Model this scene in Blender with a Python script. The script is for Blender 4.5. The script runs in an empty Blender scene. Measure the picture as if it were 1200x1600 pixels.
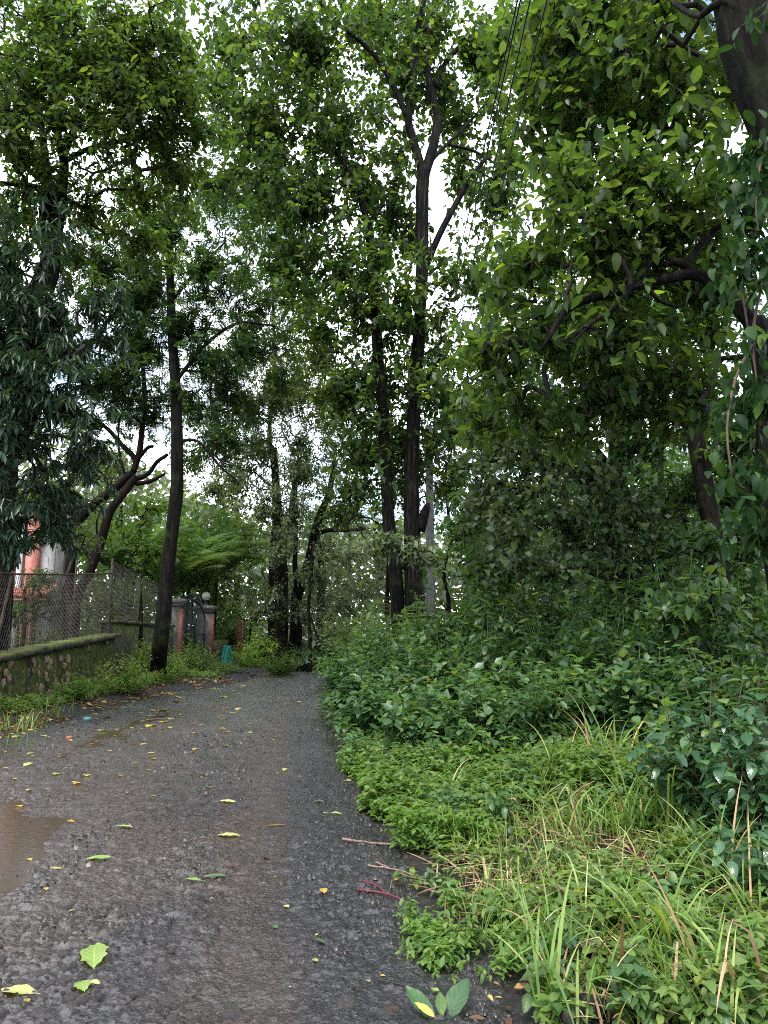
import bpy, math, random
import numpy as np
from mathutils import Vector, Matrix

R = math.radians
SC = bpy.context.scene
COL = SC.collection

# ---------------------------------------------------------------- camera
EYE = 1.6
PITCH = R(8.86)
FOC = 1155.0                      # focal length in pixels of the 1200 x 1600 photograph
cam_d = bpy.data.cameras.new('camera')
cam_d.sensor_width = 36.0
cam_d.lens = 36.0 * FOC / 1600.0
cam_d.clip_start = 0.05
cam_d.clip_end = 2000.0
cam = bpy.data.objects.new('camera', cam_d)
COL.objects.link(cam)
cam.location = (0, 0, EYE)
cam.rotation_euler = (R(90) + PITCH, 0, 0)
SC.camera = cam

# ---------------------------------------------------------------- sky, sun, exposure
SUN_EL, SUN_AZ = R(62), R(200)    # azimuth measured clockwise from +Y
world = bpy.data.worlds.new('World')
SC.world = world
world.use_nodes = True
wn, wl = world.node_tree.nodes, world.node_tree.links
wn.clear()
w_out = wn.new('ShaderNodeOutputWorld')
w_bg = wn.new('ShaderNodeBackground')
w_bg.inputs['Strength'].default_value = 0.11
w_sky = wn.new('ShaderNodeTexSky')
w_sky.sky_type = 'NISHITA'
w_sky.sun_disc = False
w_sky.sun_elevation = SUN_EL
w_sky.sun_rotation = SUN_AZ
w_tc = wn.new('ShaderNodeTexCoord')
w_map = wn.new('ShaderNodeMapping')
w_map.inputs['Scale'].default_value = (1.0, 1.0, 1.9)
w_no = wn.new('ShaderNodeTexNoise')
w_no.inputs['Scale'].default_value = 2.6
w_no.inputs['Detail'].default_value = 7
w_no.inputs['Roughness'].default_value = 0.6
w_rm = wn.new('ShaderNodeValToRGB')
w_rm.color_ramp.elements[0].position = 0.38
w_rm.color_ramp.elements[0].color = (0.06, 0.06, 0.06, 1)
w_rm.color_ramp.elements[1].position = 0.55
w_rm.color_ramp.elements[1].color = (1, 1, 1, 1)
w_mix = wn.new('ShaderNodeMix')
w_mix.data_type = 'RGBA'
w_mix.inputs[7].default_value = (8.0, 8.5, 9.3, 1)     # overcast cloud radiance
wl.new(w_tc.outputs['Generated'], w_map.inputs[0])
wl.new(w_map.outputs[0], w_no.inputs['Vector'])
wl.new(w_no.outputs['Fac'], w_rm.inputs[0])
wl.new(w_rm.outputs[0], w_mix.inputs[0])
wl.new(w_sky.outputs[0], w_mix.inputs[6])
wl.new(w_mix.outputs[2], w_bg.inputs['Color'])
wl.new(w_bg.outputs[0], w_out.inputs['Surface'])

sun_d = bpy.data.lights.new('sun', 'SUN')
sun_d.energy = 1.5
sun_d.angle = R(18)
sun_d.color = (1.0, 0.97, 0.92)
sun = bpy.data.objects.new('sun', sun_d)
COL.objects.link(sun)
sun.rotation_euler = (R(90) - SUN_EL, 0, -SUN_AZ + math.pi)
sdir = Vector((math.sin(SUN_AZ) * math.cos(SUN_EL), math.cos(SUN_AZ) * math.cos(SUN_EL), math.sin(SUN_EL)))
sun.rotation_euler = sdir.to_track_quat('Z', 'Y').to_euler()
sun.location = (0, -5, 30)

SC.view_settings.view_transform = 'Standard'
SC.view_settings.look = 'None'
SC.view_settings.exposure = 1.75
SC.view_settings.gamma = 1.0
SC.view_settings.use_curve_mapping = False
SC.render.engine = 'CYCLES'
cy = SC.cycles
cy.max_bounces = 8
cy.diffuse_bounces = 4
cy.glossy_bounces = 2
cy.transmission_bounces = 4
cy.transparent_max_bounces = 8
cy.sample_clamp_indirect = 6.0
cy.caustics_reflective = False
cy.caustics_refractive = False
cy.use_denoising = False
cy.filter_width = 1.0
cy.use_adaptive_sampling = True
cy.adaptive_threshold = 0.012

# ---------------------------------------------------------------- placing by view ray
def P(u, v, Y):
    """world point seen at pixel (u, v) of the photograph, Y metres ahead"""
    x, up = (u - 600) / FOC, (800 - v) / FOC
    dy = math.cos(PITCH) - up * math.sin(PITCH)
    dz = math.sin(PITCH) + up * math.cos(PITCH)
    s = Y / dy
    return Vector((x * s, Y, EYE + dz * s))

def G(u, v, z=0.0):
    """world point at height z seen at pixel (u, v)"""
    x, up = (u - 600) / FOC, (800 - v) / FOC
    dy = math.cos(PITCH) - up * math.sin(PITCH)
    dz = math.sin(PITCH) + up * math.cos(PITCH)
    s = (z - EYE) / dz
    return Vector((x * s, dy * s, z))

def pxm(v, Y):
    """metres per photograph pixel at row v, distance Y"""
    up = (800 - v) / FOC
    return Y / (math.cos(PITCH) - up * math.sin(PITCH)) / FOC

# ---------------------------------------------------------------- numpy noise
_rs = np.random.RandomState(7)
_PERM = _rs.rand(64, 64, 64)
def vnoise(p):
    """value noise 0..1 on an (N, 3) array"""
    i = np.floor(p).astype(int)
    f = p - i
    f = f * f * (3 - 2 * f)
    a = i & 63
    b = (i + 1) & 63
    def L(x, y, z): return _PERM[x, y, z]
    x0, y0, z0 = a.T; x1, y1, z1 = b.T
    fx, fy, fz = f.T
    c00 = L(x0, y0, z0) * (1 - fx) + L(x1, y0, z0) * fx
    c10 = L(x0, y1, z0) * (1 - fx) + L(x1, y1, z0) * fx
    c01 = L(x0, y0, z1) * (1 - fx) + L(x1, y0, z1) * fx
    c11 = L(x0, y1, z1) * (1 - fx) + L(x1, y1, z1) * fx
    return (c00 * (1 - fy) + c10 * fy) * (1 - fz) + (c01 * (1 - fy) + c11 * fy) * fz

def fbm(p, octv=4, gain=0.5):
    s = 0; a = 1; t = 0
    for k in range(octv):
        s = s + a * vnoise(p * (2.03 ** k) + 11.7 * k); t += a; a *= gain
    return s / t

def sm(a, b, x):
    t = np.clip((x - a) / (b - a), 0, 1)
    return t * t * (3 - 2 * t)

# ---------------------------------------------------------------- the lie of the land
_RE = np.array([(-6, .9), (0, .8), (3.3, .55), (4.2, .3), (4.76, .16), (6.2, 0), (8.85, -.34), (12.9, -1.0), (18, -1.6), (24, -2.05), (30, -1.3), (42, 3.5)])
_LE = np.array([(-6, -5.2), (10.7, -5.6), (17.5, -5.4), (22.6, -4.3), (26, -4.1), (30, -3.9), (42, -1.2)])
def xr(y): return np.interp(y, _RE[:, 0], _RE[:, 1])
def xl(y): return np.interp(y, _LE[:, 0], _LE[:, 1])
def land(x, y):
    """ground height"""
    x = np.asarray(x, float); y = np.asarray(y, float)
    h = -0.9 * sm(25, 42, y)
    dr = x - xr(y); dl = xl(y) - x
    h = h + 0.30 * sm(0.2, 3.5, dr) + 0.25 * sm(4, 12, dr)
    h = h + 0.16 * sm(0.0, 1.2, dl) + 0.9 * sm(25, 45, y) * sm(0.5, 3, np.maximum(dl, dr))
    h = h + 0.06 * (vnoise(np.stack([x * .6, y * .6, 0 * x], -1).reshape(-1, 3)).reshape(x.shape) - .5) * sm(-.2, .8, np.maximum(dl, dr))
    return h
def ground_at(x, y): return float(land(np.array([x]), np.array([y]))[0])

# ---------------------------------------------------------------- materials
def _mat(name):
    m = bpy.data.materials.new(name)
    m.use_nodes = True
    n, l = m.node_tree.nodes, m.node_tree.links
    n.clear()
    o = n.new('ShaderNodeOutputMaterial')
    return m, n, l, o

def _ramp(n, stops):
    r = n.new('ShaderNodeValToRGB')
    e = r.color_ramp.elements
    while len(e) < len(stops): e.new(0.5)
    for k, (p, c) in enumerate(stops):
        e[k].position = p
        e[k].color = (*c, 1) if len(c) == 3 else c
    return r

def leaf_mat(name, stops, rough=0.4, transl=0.4, spec=0.5, veins=0.0, tint=(1.35, 1.2, 0.35), under=1.25):
    """leaf: colour varies from leaf to leaf; light passes through; paler matt underside"""
    m, n, l, o = _mat(name)
    at = n.new('ShaderNodeAttribute'); at.attribute_name = 'rnd'
    oi = n.new('ShaderNodeObjectInfo')
    ad = n.new('ShaderNodeMath'); ad.operation = 'ADD'
    fr = n.new('ShaderNodeMath'); fr.operation = 'FRACT'
    l.new(at.outputs['Fac'], ad.inputs[0]); l.new(oi.outputs['Random'], ad.inputs[1]); l.new(ad.outputs[0], fr.inputs[0])
    rp = _ramp(n, stops)
    l.new(fr.outputs[0], rp.inputs[0])
    colr = rp.outputs[0]
    pb = n.new('ShaderNodeBsdfPrincipled')
    if veins > 0:
        uv = n.new('ShaderNodeAttribute'); uv.attribute_name = 'luv'
        sp = n.new('ShaderNodeSeparateXYZ'); l.new(uv.outputs['Vector'], sp.inputs[0])
        ab = n.new('ShaderNodeMath'); ab.operation = 'ABSOLUTE'; l.new(sp.outputs[0], ab.inputs[0])
        # side veins: |u| * slant + v
        mu = n.new('ShaderNodeMath'); mu.operation = 'MULTIPLY_ADD'; mu.inputs[1].default_value = -0.28
        l.new(ab.outputs[0], mu.inputs[0]); l.new(sp.outputs[1], mu.inputs[2])
        sc = n.new('ShaderNodeMath'); sc.operation = 'MULTIPLY'; sc.inputs[1].default_value = 6.0; l.new(mu.outputs[0], sc.inputs[0])
        pp = n.new('ShaderNodeMath'); pp.operation = 'PINGPONG'; pp.inputs[1].default_value = 0.5; l.new(sc.outputs[0], pp.inputs[0])
        v1 = n.new('ShaderNodeMapRange'); v1.inputs['From Min'].default_value = 0.0; v1.inputs['From Max'].default_value = 0.13
        v1.inputs['To Min'].default_value = 1; v1.inputs['To Max'].default_value = 0; l.new(pp.outputs[0], v1.inputs[0])
        v2 = n.new('ShaderNodeMapRange'); v2.inputs['From Min'].default_value = 0.03; v2.inputs['From Max'].default_value = 0.1
        v2.inputs['To Min'].default_value = 1; v2.inputs['To Max'].default_value = 0; l.new(ab.outputs[0], v2.inputs[0])
        mx = n.new('ShaderNodeMath'); mx.operation = 'MAXIMUM'; l.new(v1.outputs[0], mx.inputs[0]); l.new(v2.outputs[0], mx.inputs[1])
        mm = n.new('ShaderNodeMath'); mm.operation = 'MULTIPLY'; mm.inputs[1].default_value = veins; l.new(mx.outputs[0], mm.inputs[0])
        mc = n.new('ShaderNodeMix'); mc.data_type = 'RGBA'; mc.blend_type = 'MIX'
        hv = n.new('ShaderNodeMix'); hv.data_type = 'RGBA'; hv.blend_type = 'MULTIPLY'; hv.inputs[0].default_value = 1
        hv.inputs[7].default_value = (1.9, 1.7, 1.6, 1); l.new(colr, hv.inputs[6])
        l.new(mm.outputs[0], mc.inputs[0]); l.new(colr, mc.inputs[6]); l.new(hv.outputs[2], mc.inputs[7])
        colr = mc.outputs[2]
        bp = n.new('ShaderNodeBump'); bp.inputs['Strength'].default_value = 0.3; bp.inputs['Distance'].default_value = 0.003; bp.invert = True
        l.new(pp.outputs[0], bp.inputs['Height']); bp.invert = False
        l.new(bp.outputs[0], pb.inputs['Normal'])
    ge = n.new('ShaderNodeNewGeometry')
    un = n.new('ShaderNodeMix'); un.data_type = 'RGBA'; un.blend_type = 'MULTIPLY'; un.inputs[7].default_value = (under, under, under * 1.1, 1)
    l.new(ge.outputs['Backfacing'], un.inputs[0]); l.new(colr, un.inputs[6])
    l.new(un.outputs[2], pb.inputs['Base Color'])
    rr = n.new('ShaderNodeMapRange'); rr.inputs['To Min'].default_value = rough; rr.inputs['To Max'].default_value = 0.7
    l.new(ge.outputs['Backfacing'], rr.inputs[0]); l.new(rr.outputs[0], pb.inputs['Roughness'])
    pb.inputs['Specular IOR Level'].default_value = spec
    tr = n.new('ShaderNodeBsdfTranslucent')
    tc = n.new('ShaderNodeMix'); tc.data_type = 'RGBA'; tc.blend_type = 'MULTIPLY'; tc.inputs[0].default_value = 1
    tc.inputs[7].default_value = (*[t * 1.6 for t in tint], 1); l.new(colr, tc.inputs[6])
    l.new(tc.outputs[2], tr.inputs[0])
    ms = n.new('ShaderNodeMixShader'); ms.inputs[0].default_value = transl
    l.new(pb.outputs[0], ms.inputs[1]); l.new(tr.outputs[0], ms.inputs[2])
    l.new(ms.outputs[0], o.inputs['Surface'])
    return m

def rough_mat(name, stops, scale=(6, 6, 6), rough=(0.7, 0.9), bump=0.5, dist=0.02, detail=6, spec=0.4, overlay=None, distort=0.0, metallic=0.0):
    """mottled solid: noise drives colour, roughness and bump; overlay = (colour, scale, lo, hi, upness)"""
    m, n, l, o = _mat(name)
    tc = n.new('ShaderNodeTexCoord')
    mp = n.new('ShaderNodeMapping'); mp.inputs['Scale'].default_value = scale
    l.new(tc.outputs['Object'], mp.inputs[0])
    no = n.new('ShaderNodeTexNoise'); no.inputs['Scale'].default_value = 1; no.inputs['Detail'].default_value = detail; no.inputs['Roughness'].default_value = 0.65
    no.inputs['Distortion'].default_value = distort
    l.new(mp.outputs[0], no.inputs['Vector'])
    cr = n.new('ShaderNodeMapRange'); cr.inputs['From Min'].default_value = .3; cr.inputs['From Max'].default_value = .7
    l.new(no.outputs['Fac'], cr.inputs[0])
    rp = _ramp(n, stops); l.new(cr.outputs[0], rp.inputs[0])
    colr = rp.outputs[0]
    if overlay:
        c, sc, lo, hi, upn = overlay
        n2 = n.new('ShaderNodeTexNoise'); n2.inputs['Scale'].default_value = sc; n2.inputs['Detail'].default_value = 5
        l.new(tc.outputs['Object'], n2.inputs['Vector'])
        src = n2.outputs['Fac']
        if upn:
            g = n.new('ShaderNodeNewGeometry'); s = n.new('ShaderNodeSeparateXYZ'); l.new(g.outputs['Normal'], s.inputs[0])
            a = n.new('ShaderNodeMath'); a.operation = 'MULTIPLY_ADD'; a.inputs[1].default_value = upn
            l.new(s.outputs[2], a.inputs[0]); l.new(src, a.inputs[2]); src = a.outputs[0]
        mr = n.new('ShaderNodeMapRange'); mr.inputs['From Min'].default_value = lo; mr.inputs['From Max'].default_value = hi
        l.new(src, mr.inputs[0])
        mc = n.new('ShaderNodeMix'); mc.data_type = 'RGBA'; mc.inputs[7].default_value = (*c, 1)
        l.new(mr.outputs[0], mc.inputs[0]); l.new(colr, mc.inputs[6]); colr = mc.outputs[2]
    pb = n.new('ShaderNodeBsdfPrincipled')
    l.new(colr, pb.inputs['Base Color'])
    rr = n.new('ShaderNodeMapRange'); rr.inputs['To Min'].default_value = rough[0]; rr.inputs['To Max'].default_value = rough[1]
    l.new(no.outputs['Fac'], rr.inputs[0]); l.new(rr.outputs[0], pb.inputs['Roughness'])
    pb.inputs['Specular IOR Level'].default_value = spec
    pb.inputs['Metallic'].default_value = metallic
    if bump:
        b = n.new('ShaderNodeBump'); b.inputs['Strength'].default_value = bump; b.inputs['Distance'].default_value = dist
        l.new(no.outputs['Fac'], b.inputs['Height']); l.new(b.outputs[0], pb.inputs['Normal'])
    l.new(pb.outputs[0], o.inputs['Surface'])
    return m

G1 = lambda *a: [(k / (len(a) - 1) if len(a) > 1 else 0, c) for k, c in enumerate(a)]
M = {}
# leaves
T1 = (1.15, 1.1, .42)
M['teak'] = leaf_mat('teak_leaf', [(0, (.024, .05, .016)), (.45, (.046, .088, .024)), (.85, (.07, .12, .032)), (.965, (.1, .15, .035)), (1, (.19, .26, .045))], .42, .5, .4, 0.5, T1)
M['broad'] = leaf_mat('broad_leaf', [(0, (.02, .05, .017)), (.5, (.038, .084, .026)), (.9, (.062, .12, .034)), (1, (.12, .17, .035))], .38, .42, .45, 0.5, T1)
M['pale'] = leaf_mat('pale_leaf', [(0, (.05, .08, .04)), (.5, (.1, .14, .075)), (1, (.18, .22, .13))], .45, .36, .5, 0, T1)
M['mango'] = leaf_mat('mango_leaf', [(0, (.012, .032, .015)), (.6, (.022, .052, .021)), (1, (.042, .08, .026))], .3, .2, .5, 0.25, T1)
M['fine'] = leaf_mat('fine_leaf', [(0, (.018, .042, .016)), (.6, (.032, .07, .024)), (1, (.06, .11, .03))], .5, .42, .3, 0, T1)
M['vine'] = leaf_mat('vine_leaf', [(0, (.012, .034, .011)), (.6, (.022, .054, .016)), (.95, (.036, .08, .02)), (1, (.08, .14, .028))], .5, .34, .15, 0.35, T1)
M['round'] = leaf_mat('round_leaf', [(0, (.028, .052, .02)), (.6, (.05, .083, .03)), (1, (.085, .13, .036))], .45, .42, .35, 0, T1)
M['herb'] = leaf_mat('herb_leaf', [(0, (.05, .1, .028)), (.5, (.095, .165, .042)), (.9, (.145, .215, .055)), (1, (.21, .25, .06))], .4, .4, .45, 0.4, T1)
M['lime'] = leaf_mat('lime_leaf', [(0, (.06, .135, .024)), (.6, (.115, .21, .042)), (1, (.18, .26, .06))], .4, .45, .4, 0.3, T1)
M['bank'] = leaf_mat('bank_leaf', [(0, (.03, .075, .028)), (.5, (.058, .125, .046)), (.9, (.095, .175, .06)), (1, (.16, .21, .06))], .36, .36, .5, 0.45, T1)
M['ribbed'] = leaf_mat('ribbed_leaf', [(0, (.03, .078, .036)), (.6, (.055, .128, .058)), (.93, (.09, .17, .065)), (1, (.17, .24, .06))], .22, .32, .5, 0.45, T1)
M['grass'] = leaf_mat('grass_blade', [(0, (.06, .125, .026)), (.5, (.115, .2, .04)), (.85, (.19, .26, .06)), (1, (.34, .32, .11))], .4, .4, .4, 0, T1)
M['straw'] = leaf_mat('dry_straw', [(0, (.11, .06, .035)), (.4, (.24, .145, .075)), (.8, (.4, .28, .15)), (1, (.48, .4, .24))], .6, .2, .3, 0, (1.1, 1, .6))
M['palm'] = leaf_mat('palm_leaf', [(0, (.035, .085, .026)), (.6, (.075, .15, .04)), (1, (.15, .23, .05))], .3, .35, .5, 0, T1)
M['yellow'] = leaf_mat('yellow_leaf', [(0, (.3, .2, .04)), (.4, (.42, .34, .07)), (.75, (.4, .4, .13)), (1, (.26, .12, .03))], .4, .2, .4, 0.3)
M['yellowgreen'] = leaf_mat('fallen_green_leaf', [(0, (.16, .24, .06)), (.5, (.26, .33, .09)), (1, (.36, .36, .14))], .4, .2, .4, 0.5)
M['darkfallen'] = leaf_mat('fallen_dark_leaf', [(0, (.05, .1, .045)), (1, (.11, .17, .08))], .3, .2, .5, 0.5)
M['litter'] = leaf_mat('leaf_litter', [(0, (.05, .03, .02)), (.4, (.13, .07, .035)), (.75, (.3, .17, .06)), (1, (.45, .38, .1))], .55, .2, .3)
M['magenta'] = leaf_mat('magenta_leaf', [(0, (.18, .012, .05)), (1, (.3, .03, .09))], .35, .3, .5)
# wood
M['bark_black'] = rough_mat('wet_black_bark', G1((.0015, .0015, .0015), (.005, .0042, .004), (.045, .036, .03)), (18, 18, 1.3), (.7, .9), 1.0, .05, 9, .1, ((.016, .02, .009), 2.2, .55, .75, 0))
M['bark_brown'] = rough_mat('brown_bark', G1((.002, .0018, .0015), (.0075, .0057, .005), (.028, .021, .016)), (16, 16, 1.6), (.7, .9), 1.0, .04, 9, .1, ((.045, .052, .018), 2.6, .5, .75, 0))
M['bark_moss'] = rough_mat('mossy_bark', G1((.002, .002, .0015), (.0072, .0064, .005), (.027, .023, .0175)), (14, 14, 1.5), (.7, .9), 1.0, .05, 9, .1, ((.03, .038, .012), 1.6, .56, .74, 0))
M['bark_grey'] = rough_mat('grey_bark', G1((.05, .045, .04), (.11, .1, .09), (.19, .175, .16)), (9, 9, 3), (.6, .9), .7, .02, 7)
M['bark_red'] = rough_mat('reddish_bark', G1((.002, .0015, .0015), (.009, .0052, .0045), (.03, .0165, .0135)), (14, 14, 2), (.7, .9), .9, .03, 8, .1)
M['twig'] = rough_mat('twig_bark', G1((.005, .004, .003), (.022, .016, .012)), (20, 20, 5), (.6, .9), 0, .01, 3)
M['green_stem'] = rough_mat('green_stem', G1((.04, .09, .025), (.1, .15, .04)), (20, 20, 5), (.4, .7), 0, .01, 3)
M['brown_stem'] = rough_mat('brown_stem', G1((.05, .03, .02), (.13, .085, .05)), (20, 20, 5), (.5, .8), 0, .01, 3)
M['red_stem'] = rough_mat('red_stem', G1((.07, .008, .016), (.16, .025, .04)), (20, 20, 5), (.3, .6), 0, .01, 3)
# masonry, metal
M['stone_wall'] = rough_mat('mossy_masonry', G1((.016, .018, .007), (.065, .075, .017), (.15, .165, .03)), (7, 7, 7), (.75, .95), 1.0, .05, 8, .3, ((.028, .022, .016), 3, .52, .66, 0))
M['wall_stone'] = rough_mat('pale_wall_stone', G1((.13, .085, .055), (.27, .19, .13), (.42, .34, .26)), (9, 9, 9), (.6, .9), .7, .02, 6, .4, ((.05, .058, .016), 7, .5, .64, 0))
M['coping'] = rough_mat('mossy_coping', G1((.025, .022, .015), (.06, .05, .034), (.12, .095, .07)), (6, 6, 6), (.7, .95), .9, .03, 8, .3, ((.13, .16, .028), 4, .6, .95, .45))
M['concrete'] = rough_mat('weathered_concrete', G1((.05, .048, .042), (.15, .14, .125), (.27, .255, .235)), (4, 4, 2.2), (.7, .95), .5, .02, 8, .3, ((.04, .045, .02), 1.7, .55, .75, 0))
M['pink'] = rough_mat('faded_pink_paint', G1((.26, .09, .07), (.42, .16, .13), (.5, .24, .2)), (4, 4, 1.4), (.6, .85), .3, .01, 7, .3)
M['housewall'] = rough_mat('weathered_white_wall', G1((.2, .195, .185), (.36, .35, .34), (.46, .45, .44)), (1.5, 1.5, .7), (.7, .9), .2, .01, 6)
M['greywall'] = rough_mat('grey_render', G1((.15, .14, .13), (.26, .25, .235), (.33, .32, .3)), (2.5, 2.5, 1), (.7, .9), .3, .01, 6)
M['tile'] = rough_mat('red_clay_tile', G1((.14, .045, .03), (.3, .1, .065), (.38, .16, .1)), (7, 7, 7), (.6, .85), .4, .01, 6)
M['iron'] = rough_mat('black_painted_iron', G1((.012, .012, .016), (.03, .03, .036)), (12, 12, 12), (.4, .6), .2, .004, 4, .5)
M['rust'] = rough_mat('rusty_steel', G1((.025, .014, .01), (.075, .042, .03), (.13, .08, .06)), (14, 14, 6), (.6, .9), .4, .005, 6)
M['wire'] = rough_mat('weathered_galvanised_wire', G1((.04, .028, .024), (.12, .095, .085)), (3, 3, 3), (.5, .75), 0, .01, 3, .5)
M['cable'] = rough_mat('black_cable', G1((.012, .012, .013), (.03, .03, .03)), (3, 3, 3), (.5, .7), 0, .01, 3)
M['globe'] = rough_mat('milky_globe', G1((.4, .4, .37), (.6, .6, .57)), (8, 8, 8), (.3, .5), .1, .004, 4, .5)
M['teal'] = rough_mat('teal_cloth', G1((.01, .14, .13), (.02, .26, .23), (.05, .36, .32)), (16, 16, 3), (.7, .9), .6, .02, 5)
M['cap'] = rough_mat('pale_teal_plastic', G1((.06, .18, .18), (.12, .28, .28)), (30, 30, 30), (.3, .5), 0)
M['rock'] = rough_mat('wet_dark_stone', G1((.012, .011, .011), (.03, .027, .027), (.08, .07, .066)), (22, 22, 22), (.2, .5), 1.0, .012, 8, .5, ((.06, .042, .03), 9, .48, .66, 0))
M['char'] = rough_mat('charred_wood', G1((.006, .006, .007), (.022, .02, .02), (.06, .05, .045)), (30, 30, 5), (.5, .8), 1, .01, 6)
M['deadwood'] = rough_mat('dead_wood', G1((.06, .035, .025), (.16, .1, .07), (.3, .22, .17)), (30, 30, 4), (.5, .8), .6, .006, 6)
M['pole'] = rough_mat('pole_concrete', G1((.1, .095, .09), (.2, .19, .18), (.27, .26, .25)), (5, 5, 2), (.7, .9), .4, .01, 6)
M['blackplate'] = rough_mat('black_plate', G1((.008, .008, .009), (.02, .02, .02)), (5, 5, 5), (.5, .7), 0)
M['pvc'] = rough_mat('grey_pipe', G1((.4, .41, .42), (.55, .56, .57)), (5, 5, 5), (.4, .6), 0)
M['gravel'] = leaf_mat('wet_gravel', [(0, (.010, .009, .009)), (.5, (.028, .024, .022)), (.85, (.06, .047, .039)), (.97, (.1, .085, .075)), (1, (.2, .18, .17))], .3, 0.0, .5)
M['soil'] = rough_mat('dark_soil', G1((.004, .0035, .003), (.012, .0095, .008), (.032, .025, .02)), (9, 9, 9), (.45, .85), 1.0, .05, 10, .4)
# ---------------------------------------------------------------- mesh helpers
def mesh_np(name, verts, loops, totals, mat, attrs=None, smooth=False):
    me = bpy.data.meshes.new(name)
    nv = len(verts)
    me.vertices.add(nv)
    me.vertices.foreach_set('co', np.ascontiguousarray(verts, dtype=np.float32).ravel())
    me.loops.add(len(loops))
    me.loops.foreach_set('vertex_index', np.ascontiguousarray(loops, dtype=np.int32))
    me.polygons.add(len(totals))
    st = np.zeros(len(totals), np.int32); st[1:] = np.cumsum(totals)[:-1]
    me.polygons.foreach_set('loop_start', st)
    me.polygons.foreach_set('loop_total', np.ascontiguousarray(totals, dtype=np.int32))
    if smooth:
        me.polygons.foreach_set('use_smooth', np.ones(len(totals), bool))
    for k, a in (attrs or {}).items():
        if a.ndim == 1:
            at = me.attributes.new(k, 'FLOAT', 'POINT'); at.data.foreach_set('value', a.astype(np.float32))
        else:
            at = me.attributes.new(k, 'FLOAT2', 'POINT'); at.data.foreach_set('vector', a.astype(np.float32).ravel())
    me.materials.append(mat)
    me.update()
    me.validate()
    return me

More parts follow.
